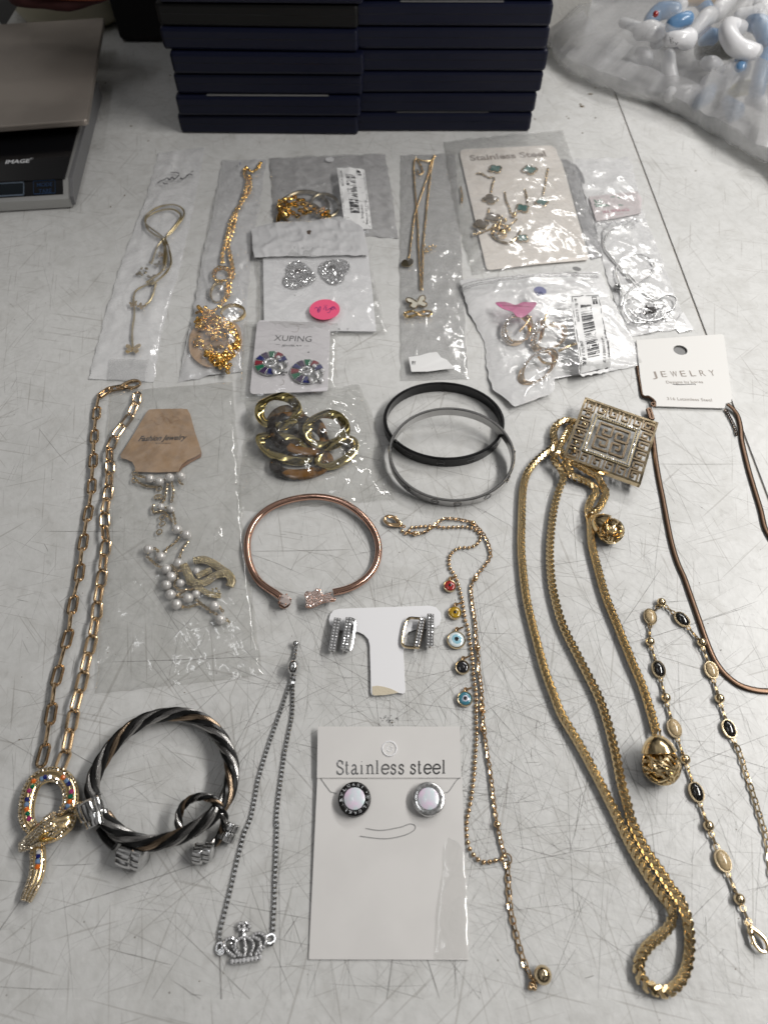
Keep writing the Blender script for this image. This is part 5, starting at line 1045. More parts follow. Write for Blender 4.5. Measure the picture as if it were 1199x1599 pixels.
# ================================================================== HEART EARRING CARD BAG
H5=lambda p:crop(p,370,220,4.44)
hb_,hs=bag('hang_bag','white-headed clear hang bag with punched hole holding the heart earring card',[(392.5,359.5),(397,400),(404,440),(402,500),(403,524)],[(566,352),(576,398),(588,450),(605,521)],'film_front','film_clear',zb=1.2,h=3.0,crumple=.9,seed=41,sc=.07,fpow=.4)
hd=Sheet([(392.5,359.5),(394,380),(397,402)],[(568,360),(573,380),(577,399)],zb=3.9,h=.9,crumple=1.5,seed=42,nu=90,nv=26,sc=.07,topdy=([0,.08,.25,.45,.65,.84,.93,1],[0,-7,-13,-14,-18,-24,-15,0]))
MB().grid(hd.fr).build('header',mat('header_film',(.62,.62,.63),.22,.05,bump=.5,bscale=70,coat=.4),hb_)
hq=P(484,363,5); MB().lathe((hq[0],hq[1],hd.zf(hq[0],hq[1])-.05),(0,.06,1),[(0,2.5),(.12,2.5)],24).build('punched_hole',mat('dark_hole',(.10,.075,.06),.6),hb_)
hc=thing('earring_card','plain white card in hang bag with pink round sticker and two silver hearts','card',P(495,460,1.5))
MB().plate([xy(H5([(182,812),(560,804),(912,796),(966,1322),(700,1318),(190,1345)]),2)],1.8,.4,.06).build('card_body','card_bright',hc)
tx=MB()
for ch_,x in (('R',700),('Y',758)): text_mb(tx,ch_,H5([(x,1312)])[0],H5([(x+17,1313)])[0],3.4,2.3)
tx.ball(P(*H5([(402,1071)])[0],2.2),.55,8,4,ax=np.array([[.55,0,0],[0,.45,0],[0,0,.06]])); tx.build('lettering','ink_grey',hc)
sk=P(*H5([(608,1168)])[0],5); stz=hs.zf(sk[0],sk[1])+.25
stt=MB().plate([circ(sk[:2],105/4.44/ppm(507,483,4),40)],stz,.12).build('round_sticker','pink',hb_)
wr=MB(); strokes(wr,[H5(l) for l in ([(540,1165),(548,1155),(560,1160),(565,1180),(572,1155),(580,1150),(578,1170),(566,1190),(558,1175)],[(600,1170),(612,1150),(622,1158),(615,1172),(632,1172),(645,1160),(650,1172),(640,1190),(625,1192)],[(603,1143),(612,1141)],[(618,1140),(626,1143)],[(648,1175),(660,1150),(672,1160),(664,1172),(655,1165),(672,1150),(684,1165),(688,1170)])],5,.35,lambda x,y:stz+.13-5); wr.build('pen_writing','ink_purple',stt)
GH2='silver crystal heart earrings in the hang bag'
def heart(pts,lab,dk):
    o=xy(smooth_out(H5(pts),4),3.4); t=thing('heart_earring',lab,'earring',(np.mean([q[0] for q in o]),np.mean([q[1] for q in o]),2.3),GH2)
    MB().plate([o],2.3,1.1,.3).build('heart_plate','steel',t); pv=MB(); MB().plate([[((x-np.mean([q[0] for q in o]))*.93+np.mean([q[0] for q in o]),(y-np.mean([q[1] for q in o]))*.93+np.mean([q[1] for q in o])) for x,y in o]],3.41,.05).build('stone_bed','steel_dark',t); fillpave(pv,o,3.6,1.35,.56); pv.build('pave_stones','crystal',t)
    d=P(*H5([dk])[0],4); dg=MB()
    for k in range(16): an=k*2.4; rr_=.55*math.sqrt(k); dg.gem(d*[1,1,0]+np.array([rr_*math.cos(an),rr_*math.sin(an),3.85]),.62)
    dg.build('dark_centre_stones','crystal_dark',t)
heart([(400,832),(440,835),(490,865),(530,910),(549,945),(520,980),(470,1005),(410,1022),(360,1015),(325,985),(325,950),(348,915),(345,880),(365,850)],'silver crystal heart earring tipped sideways, left of the pair in the hang bag',(425,895))
heart([(568,875),(600,840),(650,825),(705,820),(760,830),(783,870),(770,905),(745,925),(745,960),(710,985),(660,990),(610,960),(580,920)],'silver crystal heart earring, right one of the pair in the hang bag',(660,875))
# ================================================================== GREY BAG WITH BANGLES
gb,gs=bag('grey_zip_bag','grey metallic-backed bag with barcode label and gold rings, behind the hang bag',[(421,248),(424,290),(428,356)],[(601,241),(612,300),(622,373)],'film_front','pearl_grey',zb=.2,h=5,crumple=1.74,seed=51,sc=.06,fpow=.5)
def labelpatch(parent,sheet,quad,name='barcode_label',off=.28,nu=14,nv=20):
    G=[]; a,b,c,d=[np.array(q,float) for q in quad]   # TL TR BR BL
    for j in range(nv+1):
        r=[]
        for i in range(nu+1):
            u,v=i/nu,j/nv; q=(a*(1-u)+b*u)*(1-v)+(d*(1-u)+c*u)*v; w=P(q[0],q[1],sheet_z); r.append(np.array([w[0],w[1],sheet.zf(w[0],w[1])+off]))
        G.append(r)
    return MB().grid(G[::-1]).build(name,'label',parent)
def onlabel(mb,quad,rects,sheet,off=.36):     # rects in label units
    a,b,c,d=[np.array(q,float) for q in quad]
    for (u0,v0,u1,v1) in rects:
        G=[]
        n=max(1,int(abs(v1-v0)*12)); mN=max(1,int(abs(u1-u0)*8))
        for j in range(n+1):
            r=[]
            for i in range(mN+1):
                u=u0+(u1-u0)*i/mN; v=v0+(v1-v0)*j/n; q=(a*(1-u)+b*u)*(1-v)+(d*(1-u)+c*u)*v; w=P(q[0],q[1],sheet_z); r.append(np.array([w[0],w[1],sheet.zf(w[0],w[1])+off]))
            G.append(r)
        mb.grid(G[::-1],False)
def barcode(seed,u0,u1,v0,v1,n=34):
    rs=random.Random(seed); out=[]; v=v0
    while v<v1:
        w=rs.choice([.5,1,1.6,2.2])*(v1-v0)/70; out.append((u0,v,u1,min(v+w,v1))); v+=w+rs.choice([.5,1,1.6])*(v1-v0)/70
    return out
def ltext(mb,quad,s,uv0,uv1,hgt,sheet,off=.38):   # text running down the label from uv0 to uv1
    a,b,c,d=[np.array(q,float) for q in quad]; f=lambda u,v:(a*(1-u)+b*u)*(1-v)+(d*(1-u)+c*u)*v
    A=f(*uv0);B=f(*uv1); pA=P(A[0],A[1],sheet_z); pB=P(B[0],B[1],sheet_z); d_=unit(pB-pA); text_frame(mb,s,pA*[1,1,0],d_,np.array([-d_[1],d_[0],0]),np.linalg.norm(pB-pA),hgt,.01)
    # drape
    k=len(mb.v)
    for i in range(k-1,-1,-1):
        x,y,z=mb.v[i]
        if z!=0: break
        mb.v[i]=(x,y,sheet.zf(x,y)+off)
sheet_z=5
qd=[(526.5,264),(569,264.5),(580.6,354),(538,352)]; lb=labelpatch(gb,gs,qd)
mb=MB(); onlabel(mb,qd,barcode(3,.28,.62,.12,.80)+[(.05,.02,.06,.98),(.95,.02,.96,.98)],gs); ltext(mb,qd,'MADE IN KOREA',(.10,.05),(.10,.33),1.2,gs); ltext(mb,qd,'KN0765 3',(.70,.62),(.66,.93),1.3,gs); ltext(mb,qd,'Tel 010000',(.86,.55),(.82,.95),1.1,gs); onlabel(mb,qd,[(.72,.03,.84,.07),(.74,.085,.86,.12),(.70,.03,.71,.12)],gs); mb.build('barcode_print','ink',lb)
MB().lathe(P(515,249,1.6),(0,0,1),[(0,3.1),(.15,3.1)],20).build('punched_hole','card_bright',gb)
GB='bangles inside the grey bag'
def ringband(name,lab,cat,px4,z4,h,th,m,grp=None,a0=0,a1=2*math.pi,build=True):
    c,a,b,n=oval(px4,z4); t=thing(name,lab,cat,c*[1,1,0]+[0,0,1],grp); MB().band(c,a,b,n if n[2]>0 else -n,h,th,64,a0,a1).build('band',m,t); return t
ringband('bangle','dull bronze bangle, larger one inside the grey bag','bangle',H5([(290,470),(648,450),(460,333),(465,590)]),[3.5,3.5,3.8,3.2],2.6,2.4,'gold_dull',GB)
ringband('bangle','dull bronze bangle, smaller one at right inside the grey bag','bangle',H5([(490,440),(710,445),(610,348),(620,520)]),[4,4,4.2,3.6],2.2,2.2,'gold_dull',GB)
gt2=ringband('gold_bangle','gold bangle with clustered gold charms inside the grey bag','bangle',H5([(270,540),(600,520),(440,405),(440,640)]),[3.4,3.4,3.8,3.0],2.4,2.4,'gold_rich')
mb=MB()
for q in [(300,420),(290,450),(370,400),(400,390),(430,410),(350,470),(330,500),(350,520),(460,440),(480,470),(510,450),(600,470),(620,500),(640,520),(600,510),(390,500),(420,520),(410,450),(500,490),(370,440),(340,430),(315,460),(365,490),(440,480),(470,500),(540,470),(560,490),(585,480),(630,490),(395,430),(455,410),(330,400),(300,480)]:
    c=P(*H5([q])[0],5.0); mb.loop(c,(random.uniform(-1,1),random.uniform(-1,1),0),(random.uniform(-.5,.5),0,1),4.2,3.4,.6,12,6)
    mb.gem(c+[random.uniform(-1,1),random.uniform(-1,1),.6],.8)
mb.build('charm_cluster','gold_rich',gt2)
# ================================================================== LONG BAG A (butterfly necklace)
ab,as_=bag('long_film_bag','long white film bag with pen writing, leftmost of the back row',[(247.5,240),(230,307),(212,352),(185,427),(162,502),(139,592)],[(320,229),(314,265),(302,327),(280,427),(257,502),(240,597)],'film_front','pearl_film',zb=.25,h=2.6,crumple=1.45,seed=61,sc=.06,fpow=.5,stretch=(1,.5))
C4=lambda p:crop(p,130,220,4)
wr=MB(); strokes(wr,[C4(l) for l in ([(465,262),(500,245),(525,228),(540,240),(555,222),(570,236),(590,218),(598,205)],[(500,262),(515,272),(532,268)],[(545,190),(575,190),(600,200)],[(610,225),(615,240),(640,225),(650,205)],[(650,212),(665,200),(680,210)],[(672,188),(690,185)])],3,.8,lambda x,y:as_.zf(x,y)-2.75); wr.build('pen_writing','ink',ab)
fc=Sheet([(172,560),(170,592)],[(232,562),(230,595)],zb=1.6,h=.3,crumple=.2,seed=6,nu=12,nv=8); MB().grid(fc.fr).build('inner_flap','film_milky',ab)
bn=thing('butterfly_necklace','fine gold snake chain with small butterfly charms inside the leftmost white bag','necklace',P(230,430,.5)); A5=lambda p:crop(p,190,310,6.4)
mb=MB(); zc=1.6
for l in ([(115,1490),(107,1400),(110,1300),(125,1200),(130,1120),(122,1050),(122,985)],[(120,990),(140,930),(190,890),(260,860),(340,840),(330,900),(315,960),(280,1030),(240,1060)],[(300,860),(360,820),(440,750),(485,680),(495,610),(475,500),(445,420),(420,390),(300,300),(250,260),(232,210),(260,155),(330,105),(400,75),(500,60),(580,80),(625,130),(615,190),(560,270),(490,350),(430,400),(360,480),(320,590),(300,650)],[(250,840),(320,790),(400,730),(420,650),(430,560),(425,470),(400,400),(330,360),(270,310),(240,250),(255,190),(330,140),(430,110),(520,110),(580,150),(590,190),(540,270),(450,380),(440,450),(450,560),(440,650),(420,720)]):
    q=resample(pathpx(A5(l),zc,.4),.4); mb.tube(q,[.62*(1+.08*(i%2)) for i in range(len(q))],7); zc+=.35
mb.build('snake_strand',mat('soft_gold',(.60,.49,.28),.34,1),bn)
def bfly(c,s,ang,z,m,parent,name='butterfly_charm',wide=1.0):
    half=[(0,.15),(.15,.35),(.45,.85),(.85,1.0),(1.0,.75),(.9,.35),(.6,.1),(.85,-.15),(.8,-.55),(.5,-.75),(.2,-.5),(0,-.25)]
    pts=half+[(-x,y) for x,y in half[::-1][1:-1]]; ca,sa=math.cos(ang),math.sin(ang); cc=P(c[0],c[1],z)
    o=[(cc[0]+s*wide*(x*ca-y*sa),cc[1]+s*(x*sa+y*ca)) for x,y in pts]; o=[tuple(q) for q in crom(o,True,2)]
    mb=MB().plate([o],z,.5,.12); mb.tube([cc+np.array([s*(-y*sa),s*(y*ca),.5]) for y in (-.5,.4)],.35,6); return mb.build(name,m,parent)
for (q,s,a,wd) in (((112,1510),4.3,.05,1.0),((120,1060),2.6,.3,.9),((195,1080),2.4,-.6,1),((410,565),3.2,.0,.9),((370,660),2.8,.8,.8)): bfly(A5([q])[0],s,a,2.0,'gold_dull' if q==(370,660) else 'gold',bn,wide=wd)
mb=MB()
for q in ((160,755),(200,700),(200,760),(240,740),(270,780),(300,790),(330,770),(290,640),(440,690),(270,830),(310,820),(250,700),(180,740)): mb.loop(P(*A5([q])[0],2.3),(random.uniform(-1,1),random.uniform(-1,1),0),(random.uniform(-.6,.6),0,1),2.6,2.0,.4,12,6); mb.gem(P(*A5([q])[0],2.8),.5)
mb.build('clasp_cluster','gold_dull',bn)
# ================================================================== LONG BAG B (gold chain, rings, peach card)
bb_,bs_=bag('long_film_bag','long grey-white pearly bag stuffed with gold chain and peach card, second from left',[(348,250),(332,339),(318,398),(300,499),(278,597)],[(416,249),(407,320),(395,385),(384,500),(377,580)],'film_front','pearl_grey' if 0 else mat('silvery_film',(.66,.66,.67),.25,.05,bump=.5,bscale=90,coat=.3),zb=.25,h=6,crumple=2.03,seed=71,sc=.06,fpow=.6,stretch=(1,.5))
MB().box(P(375,256,3)+[0,0,0],(.3,0,0),(0,1.6,0),(0,0,.05)).build('pen_tick','bluedot',bb_)
B6=lambda p:crop(p,280,240,4.44)
gn=thing('rolo_necklace','bright gold ring-link necklace bunched up in the second bag from left','necklace',P(360,420,1))
mb=MB()
for l in ([(565,60),(545,100),(510,125),(480,115),(462,90),(450,130),(470,180),(460,250),(432,330),(390,400),(360,460),(340,540),(320,620),(300,700),(300,760)],[(490,150),(490,250),(440,330),(400,400),(385,470),(370,540),(340,620),(350,690),(365,760),(375,840),(350,900),(345,970),(310,1030)],[(240,840),(260,800),(300,790),(345,810),(350,860),(310,880),(260,880),(240,850)],[(340,890),(330,960),(300,1040),(250,1080),(200,1110),(130,1160),(170,1190),(230,1180),(270,1160)]):
    cable(mb,pathpx([(q[0],q[1],2.6) for q in B6(l)],2.6,.5),3.6,3.2,.5,12,6,(.25,1.0))
mb.build('ring_link_chain','gold_rich',gn); mb=MB(); rs=random.Random(3)
for (x0,x1,y0,y1,n) in ((130,300,1060,1200,44),(230,400,1100,1260,50),(190,340,1370,1470,50),(300,400,1300,1420,34),(350,410,1180,1330,26),(110,230,1290,1370,16),(120,260,1140,1260,26),(150,380,1200,1250,22),(200,300,1240,1330,8)):
    for k in range(n):
        t=rs.random(); c=P(*B6([(x0+(x1-x0)*t+rs.gauss(0,8),y0+(y1-y0)*(1-t if x0==300 else t)+rs.gauss(0,18))])[0],3.6+rs.uniform(-.6,1.2)); mb.loop(c,(rs.uniform(-1,1),rs.uniform(-1,1),rs.uniform(-.4,.4)),(rs.uniform(-.8,.8),rs.uniform(-.4,.4),1),3.0,2.6,.5,12,6)
        if k%3==0: mb.gem(c+[0,0,.7],.9)
for l in ([(110,1170),(180,1140),(260,1190),(330,1170),(390,1230),(400,1310),(350,1370),(280,1400),(220,1440),(280,1470)],[(140,1200),(220,1230),(300,1200),(360,1260),(330,1330),(380,1400),(300,1440)],[(100,1300),(170,1340),(230,1390)]): cable(mb,pathpx([(q[0],q[1],3.4) for q in B6(l)],3.4,.5),3.0,2.6,.45,12,6,(.25,1.0))
mb.build('chain_cluster','gold_rich',gn)
ol=B6([(75,1260),(120,1190),(200,1150),(330,1150),(410,1190),(432,1260),(430,1350),(380,1410),(310,1460),(200,1480),(110,1430),(70,1360)]); pcd=MB().plate([xy(smooth_out(ol,3),2)],1.6,.6,.15); tag(pcd.build('peach_card','peach'),'rounded peach card behind the gold chain in the second bag from left','card')
c=P(*B6([(290,1320)])[0],2.8); o=MB().ball(c,1,24,8,ax=np.array([[5.5,-1,0],[.8,3.8,0],[0,0,.9]])).build('tan_oval_stone',mat('tan_stone',(.34,.22,.13),.2,coat=.5)); tag(o,'flat tan oval stone on the peach card','stone')
GR='gold finger rings in the second bag'
ringband('gold_ring','upright plain gold ring, upper one in the second bag from left','ring',B6([(212,960),(325,955),(270,885),(262,1030)]),[3,3.4,5.5,2.2],2.4,.9,'gold',GR)
ringband('gold_ring','wide gold ring lying beside the chain cluster, lower one in the second bag','ring',B6([(280,1090),(455,1095),(380,1035),(365,1150)]),[5,5,6.5,3.5],3.0,.9,'gold',GR)
# ================================================================== LONG BAG G
gg,ggs=bag('long_clear_bag','long narrow clear bag with fine gold necklace and torn paper label, centre back',[(625,243),(624,400),(625,595)],[(711,240),(721,400),(731,592)],'film_clear','film_milky',zb=.2,h=2.4,crumple=1.30,seed=81,sc=.06,fpow=.5)
lp=xy([(638,559),(642,582),(668,581),(690,578),(712,576.5),(705,571),(697,562),(688,559),(682,551),(670,552),(655,556)],2.5); lq=MB().plate([lp],2.9,.15,zf=lambda x,y:.25*math.sin(x*.5)); lq.build('torn_paper_label','label',gg)
mb=MB(); text_mb(mb,'F/',(643.5,569),(649,569),5.2,3.35,bold=.02); mb.build('print','ink',gg)
fn=thing('fine_gold_necklace','fine gold chain necklace with heart tag and shell butterfly in narrow clear bag','necklace',P(655,380,.4)); D7=lambda p:crop(p,600,220,4)
mb=MB()
for l in ([(310,95),(290,125),(230,122),(195,112),(185,150),(188,250),(195,350),(203,450),(210,550),(213,650),(218,750),(225,840),(225,930)],[(305,110),(295,160),(285,230),(277,300),(267,400),(257,500),(247,600),(240,680),(240,760),(238,850),(235,930)],[(292,125),(275,200),(250,280),(215,380),(192,450),(178,540),(168,620),(158,700),(152,735)],[(205,120),(230,160),(240,195),(220,210),(205,180)]):
    cable(mb,pathpx(D7(l),1.3,.5),1.9,1.45,.3)
mb.build('cable_chain','gold',fn); MB().ball(P(*D7([(312,96)])[0],1.8),1.0,12,8).build('end_bead','gold',fn)
hp_=smooth_out(D7([(105,765),(118,745),(135,742),(148,748),(165,735),(182,750),(172,775),(145,785),(115,780)]),3); MB().plate([xy(hp_,2)],1.6,.6,.1).build('heart_tag','gold_dull',fn)
mb=MB()
for q in ((250,655),(262,675),(280,660),(300,655),(318,660),(270,690),(290,680),(255,690)): mb.ball(P(*D7([q])[0],1.8),.8,8,6)
mb.build('bead_cluster','gold',fn)
bfly(D7([(208,1012)])[0],5.6,.25,2.0,'shell',fn,'shell_butterfly',1.05)
mb=MB(); half=[(0,.15),(.15,.35),(.45,.85),(.85,1.0),(1.0,.75),(.9,.35),(.6,.1),(.85,-.15),(.8,-.55),(.5,-.75),(.2,-.5),(0,-.25)]; pts_=half+[(-x,y) for x,y in half[::-1][1:-1]]; cc=P(*D7([(208,1012)])[0],2.5); ca,sa=math.cos(.25),math.sin(.25)
mb.tube(resample(crom([np.array([cc[0]+5.8*(x*ca-y*sa),cc[1]+5.8*(x*sa+y*ca),2.4]) for x,y in pts_],True),.6,True),.45,6,closed=True)
p=pathpx(D7([(130,1076),(170,1064),(210,1076),(250,1064),(290,1068),(288,1088),(240,1094),(200,1086),(160,1098),(132,1092)]),2.4,.5,True); mb.tube(p,.8,8,closed=True); mb.build('butterfly_rim','gold',fn)
# ================================================================== CLOVER CARD BAG
vb,vs_=bag('clear_bag','large clear bag around the Stainless Steel clover jewellery card, back right',[(692,222),(704,300),(722,380),(738,430)],[(878,204),(905,283),(925,350),(940,400)],'film_front','film_clear',zb=.2,h=6.2,crumple=1.5,seed=91,sc=.05,fpow=.45)
vc=thing('jewelry_card','cream card printed Stainless Steel with green clover jewellery, back right','card',P(810,320,.4)); V7=lambda p:crop(p,690,200,4.796)
MB().plate([xy(roundpoly(V7([(125,160),(848,127),(868,212),(895,250),(1100,985),(700,1020),(335,1065)]),[10,12,4,6,6,2,6]),1.4)],1.0,.5,.08).build('card_body','card_warm',vc)
text_mb(MB(),'Stainless Steel',V7([(212,244)])[0],V7([(782,210)])[0],8.4,1.6,bold=.03).build('lettering','ink_brown',vc)
dk=MB().plate([xy(V7([(880,232),(940,240),(1000,275),(1050,340),(1068,400),(1050,480),(1085,560),(1140,700),(1180,860),(1200,960),(1115,985),(1000,600),(930,330)]),.4)],.45,.12); dk.build('folded_flap','shaded_grey_film',vb)  # shadow on the bag's folded side is put into this flap's grey
cj=thing('clover_set','gold clover jewellery set with green enamel clovers and chain on the cream card','jewellery set',P(800,320,1.5))
def clov(q,s,ang,m,rimm='gold_pale',z=2.4,lab=None):
    c=P(*V7([q])[0],z); o=[];o2=[]
    for i in range(40):
        th=2*math.pi*i/40; r=s*(.62+.38*abs(math.cos(2*th))**.7); o.append((c[0]+r*1.18*math.cos(th+ang),c[1]+r*1.18*math.sin(th+ang))); o2.append((c[0]+r*.86*math.cos(th+ang),c[1]+r*.86*math.sin(th+ang)))
    x=MB().plate([o],z-.6,1.0,.25).build('clover',rimm,cj); MB().plate([o2],z+.25,.35,.08).build('enamel',m,x)
    if lab: x['label']=lab
clov((398,305),4.6,.5,'teal'); clov((655,312),5.2,.15,'teal'); clov((745,555),4.3,.2,'teal'); clov((600,600),4.5,.5,'teal'); clov((600,825),4.0,.9,'teal')
brown=mat('tarnished_clover_back',(.20,.165,.12),.4,.7)
for q,s,a in (((362,532),5.0,.1),((380,670),4.8,.4),((292,722),4.8,.3)): clov(q,s,a,brown)
mb=MB()
for l in ([(255,340),(300,345),(345,370),(390,375),(375,430),(368,480)],[(470,480),(478,540),(500,590),(515,640)],[(620,460),(632,510),(640,560)],[(792,300),(780,370),(770,430),(755,500)],[(350,600),(345,640)],[(235,800),(280,790),(330,770),(390,740),(440,700),(450,660)],[(430,720),(500,730),(560,680)],[(240,770),(245,800),(290,780)]): cable(mb,pathpx(V7(l),2.2,.5),2.3,1.8,.36)
mb.tube(pathpx(V7([(370,780),(390,820),(440,850),(500,860),(550,830),(575,790),(590,760)]),2.4,.5),.8,8)
mb.build('gold_chain','gold_pale',cj); mb=MB()
for q,r in (((450,795),3.4),((390,740),1.8),((420,750),1.6),((480,740),1.6),((470,690),1.5),((430,720),1.5),((500,760),1.4),((380,780),1.5),((540,650),1.9)): mb.ball(P(*V7([q])[0],3.4),r,14,10)
mb.build('gold_beads','gold',cj)
mb=MB(); cable(mb,pathpx(V7([(140,440),(150,500),(148,560)]),1.6,.5),2.2,1.7,.35); mb.build('chain_end','gold',cj)
# ================================================================== LONG WHITE BAG J
jb,js=bag('long_film_bag','long glossy white bag with silver chain necklace, rightmost of the back row',[(880,249),(903,268),(912,304),(933,379),(949,440),(966,490),(986,525)],[(980,246),(989,270),(1005,336),(1029,395),(1050,453),(1066,490),(1074,512)],'film_front','pearl_film',zb=.25,h=2.8,crumple=1.74,seed=101,sc=.06,fpow=.5,stretch=(1,.6))
tag(MB().add([P(1050,508,.6),P(1066,487,2.2),P(1083,514,1.2),P(1060,520,.5),P(1068,496,.3),P(1080,516,.3)],[(0,3,2,1)],False).build('torn_corner','pearl_film',jb))
J1=lambda p:crop(p,880,230,3.759)
xc2=thing('small_card','tiny pale pink XUPING card with green leaf in the rightmost white bag','card',P(955,325,.5)); MB().plate([xy(J1([(147,288),(430,255),(458,300),(450,385),(300,415),(190,430)]),2)],1.5,.3,.05).build('card_body',mat('pale_pink_card',(.62,.56,.57),.45),xc2)
text_mb(text_mb(MB(),'XUPING',J1([(228,388)])[0],J1([(385,372)])[0],4.2,1.9,bold=.01),'JEWELRY',J1([(258,402)])[0],J1([(350,394)])[0],1.8,1.9).build('lettering','ink_pink',xc2)
lf_=MB(); strokes(lf_,[J1(l) for l in ([(178,308),(195,325),(225,322)],[(200,315),(222,308)],[(178,335),(215,340),(240,335),(268,345)],[(185,348),(225,345),(250,345)],[(275,292),(300,290)],[(315,292),(330,300)],[(320,338),(345,340)])],1.9,1.0); lf_.build('leaf_print',mat('green_print',(.04,.20,.12),.5),xc2)
sn2=thing('silver_necklace','silver snake chain necklace with crystals tangled in the rightmost white bag','necklace',P(985,430,.5)); mb=MB(); z=1.6
for l in ([(260,462),(235,490),(228,540),(240,590),(290,655),(345,725),(400,790),(450,845),(500,880),(540,900)],[(300,470),(260,505),(240,550),(245,600),(300,670),(360,730),(420,790),(480,850),(540,880),(590,910),(620,950),(600,1000),(560,1010)],[(315,690),(350,650),(410,630),(470,635),(515,665),(530,700),(505,750),(450,785),(390,825),(350,870)],[(315,690),(305,730),(320,780),(340,840),(345,890),(335,930)],[(360,900),(410,880),(470,885),(530,910),(550,950),(530,1000),(470,1030),(410,1030),(370,990),(350,940),(362,900)],[(540,900),(600,870),(650,880),(660,910),(640,950),(590,970)],[(380,950),(430,1000),(500,1020),(580,1000),(600,950)]):
    mb.tube(pathpx(J1(l),z,.5),.5,6); z+=.22
mb.build('snake_strand','silver',sn2); mb=MB(); rs=random.Random(8)
for k in range(64): q=P(*J1([(rs.gauss(480,55),rs.gauss(975,32))])[0],2.6+rs.uniform(0,.8)); mb.gem(q,rs.uniform(.5,.95))
mb.build('crystal_cluster','crystal',sn2); mb=MB()
for k in range(27): q=P(*J1([(190+k*9.3,440+8*math.sin(k)+(-10 if k>18 else 5))])[0],2.6+rs.uniform(0,.6)); mb.gem(q,rs.uniform(.55,.9))
mb.build('crystal_row','crystal',sn2); mb=MB()
for k in range(12): q=P(*J1([(rs.gauss(500,25),rs.gauss(950,18))])[0],3.3); mb.gem(q,rs.uniform(.9,1.5))
mb.build('dark_stones','crystal_dark',sn2); mb=MB(); mb.loop(P(*J1([(316,822)])[0],2.4),(.3,-1,0),(0,0,1),6,4,.9,14,7); mb.build('clasp','steel',sn2)
# ================================================================== ZIP BAG WITH HOOPS
Z8=lambda p:crop(p,700,390,2.9975)
ib,is_=bag('zip_bag','puffed white zip bag with barcode label, pink paper and gold crystal hoops',Z8([(57,140),(68,190),(90,260),(135,350),(172,420),(180,500),(192,580),(215,650),(312,735)]),Z8([(712,98),(735,140),(752,200),(800,280),(868,400),(915,520),(740,560),(505,590),(492,668)]),'film_front','pearl_film',zb=3.0,h=9.5,crumple=2.32,seed=111,sc=.045,fpow=.55,zback=lambda u,v:-2.6*math.sin(math.pi*min(1,v*1.05)))
zp_=MB()
for k,off in enumerate((0,8,14)):
    p=[P(*Z8([(62+640*t,(150 if k==0 else 155)+off*1.3-(46)*t-0*t)])[0],6) for t in np.linspace(0,1,40)]; p=[np.array([q[0],q[1],is_.zf(q[0],q[1])+.35]) for q in p]; zp_.tube(p,.42,6)
zp_.build('zip_ridge','film_milky',ib)
tag(MB().lathe(P(900,420,5.2),(.1,.2,1),[(0,2.7),(.2,2.7)],20).build('punched_hole','ink_grey',ib))
sheet_z=9
qd=Z8([(562,226),(706,197),(770,526),(617,566)]); lb=labelpatch(ib,is_,qd,nu=18,nv=28); mb=MB()
onlabel(mb,qd,barcode(7,.28,.64,.16,.86)+[(.05,.03,.065,.97),(.935,.03,.95,.97),(.05,.03,.95,.04),(.05,.96,.95,.97)],is_)
ltext(mb,qd,'MADE IN KOREA',(.12,.06),(.12,.36),1.7,is_); ltext(mb,qd,'KN0765 3 00',(.16,.95),(.20,.62),1.7,is_) if 0 else ltext(mb,qd,'KN0765 3 품절',(.10,.62),(.12,.93),1.6,is_); ltext(mb,qd,'Tel 010000112',(.76,.60),(.76,.93),1.5,is_); ltext(mb,qd,'Tel 010000036',(.90,.52),(.90,.90),1.3,is_)
onlabel(mb,qd,[(.72,.05,.88,.065),(.72,.05,.735,.10),(.865,.05,.88,.10),(.72,.09,.88,.10),(.72,.115,.79,.16),(.81,.115,.88,.16),(.70,.105,.90,.11)],is_); mb.build('barcode_print','ink',lb)
sp_=P(*Z8([(425,205)])[0],10); szz=is_.zf(sp_[0],sp_[1])+.3; st8=MB().plate([circ(sp_[:2],3.7,24,4.0)],szz,.12).build('round_sticker','bluedot',ib); text_mb(MB(),'80',(838,462),(848,461),6,szz+.14,bold=.03).build('number','sapph',st8)
pk=MB().plate([xy(smooth_out(Z8([(220,246),(260,250),(298,262),(318,262),(350,243),(390,243),(412,250),(402,268),(380,290),(345,318),(318,318),(300,300),(262,285),(235,265)]),3),8)],8.2,.25,zf=lambda x,y:.9*math.sin(x*.28)); tag(pk.build('pink_paper','pink_dull'),'magenta butterfly-shaped paper scrap tied on a hoop in the zip bag','paper scrap')
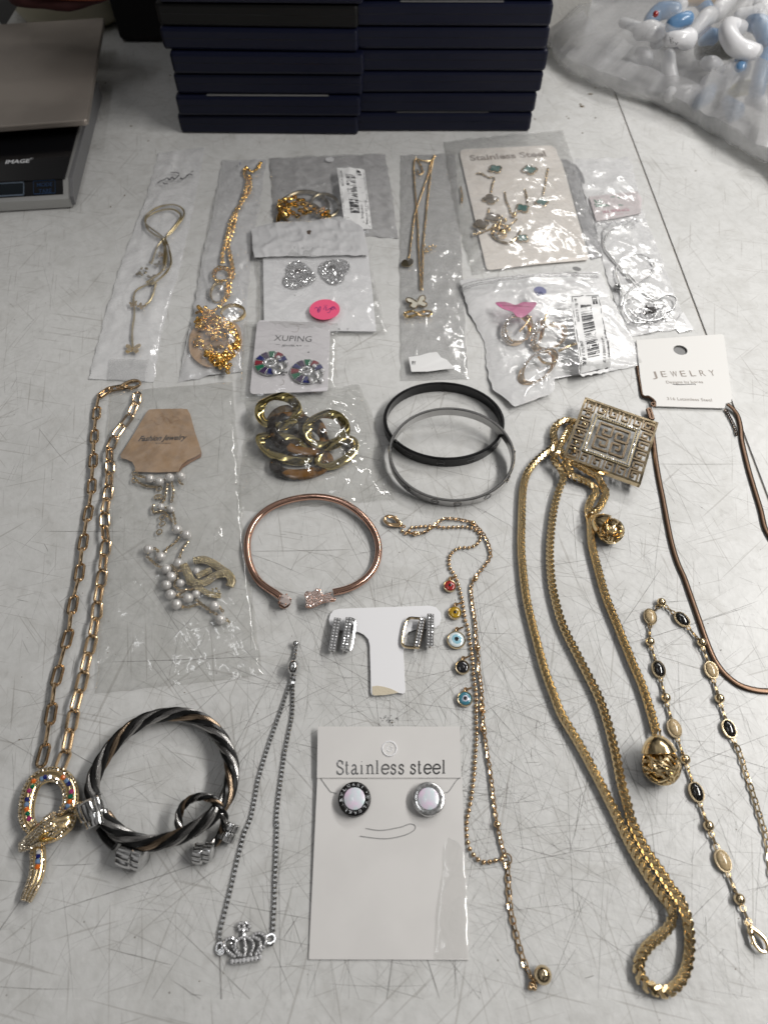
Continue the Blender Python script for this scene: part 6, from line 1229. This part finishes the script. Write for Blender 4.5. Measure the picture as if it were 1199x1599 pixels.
HZ='gold crystal hoops in the zip bag'
def zhoop(px4,z4,h,lab,gs=(0,3.2),ext=None):
    X8=lambda p:crop(p,740,440,5.45); c,a,b,n=oval(X8(px4),z4); n=n if n[2]>0 else -n; n=unit(n+np.array([.62,.12,0])); t=thing('crystal_hoop',lab,'earring',c*[1,1,0]+[0,0,3],HZ); MB().band(c,a,b,n,h,1.5,56).build('hoop_band','gold_rosy',t)
    pv=MB(); la,lb=np.linalg.norm(a),np.linalg.norm(b)
    for an in np.linspace(gs[0],gs[1],17):
        p=c+a*math.cos(an)+b*math.sin(an); o=unit(a*math.cos(an)/la+b*math.sin(an)/lb)
        for k in (.2,.6): pv.gem(p-n*h*k+o*.25,.60)
        pv.gem(p+n*.2-o*.75,.62)
    pv.build('pave_stones','crystal',t)
zhoop([(255,390),(500,360),(395,265),(400,525)],[5.5,5.5,7.5,4],3.8,'gold crystal hoop under the pink paper in the zip bag',(1.7,4.2))
zhoop([(510,460),(800,420),(680,352),(640,590)],[5.5,5.5,8,4.4],3.8,'gold crystal hoop in the middle of the zip bag',(.6,3.6))
zhoop([(415,740),(715,650),(610,575),(520,868)],[5,5.5,7.8,4],3.8,'gold crystal hoop lowest in the zip bag',(.5,2.9))
zhoop([(505,430),(600,400),(580,320),(540,560)],[5,5.5,7.8,3],2.6,'narrow gold crystal hoop seen nearly edge-on in the zip bag',(1.3,4.2))
mb=MB()
for l in ([(655,225,7),(630,250,7),(610,300,6.5),(590,340,6)],[(720,590,5),(780,560,5.5),(850,530,5.5),(890,520,5)],[(545,640,4),(600,690,4),(680,690,4.5),(690,640,5)],[(390,420,4.5),(440,360,5),(480,300,6)]): mb.tube(pathpx(crop(l,740,440,5.45),5,.4),.75,8)
pts_=bpy.data.objects['crystal_hoop.001']; mb.build('hoop_posts','gold',pts_)
hl_=MB(); p=pathpx(crop([(545,795,6),(585,850,6),(628,912,5.5)],740,440,5.45),6,.4); 
# pearls of light on edges come from the film itself
print('SCENE BUILT', len(bpy.data.objects))
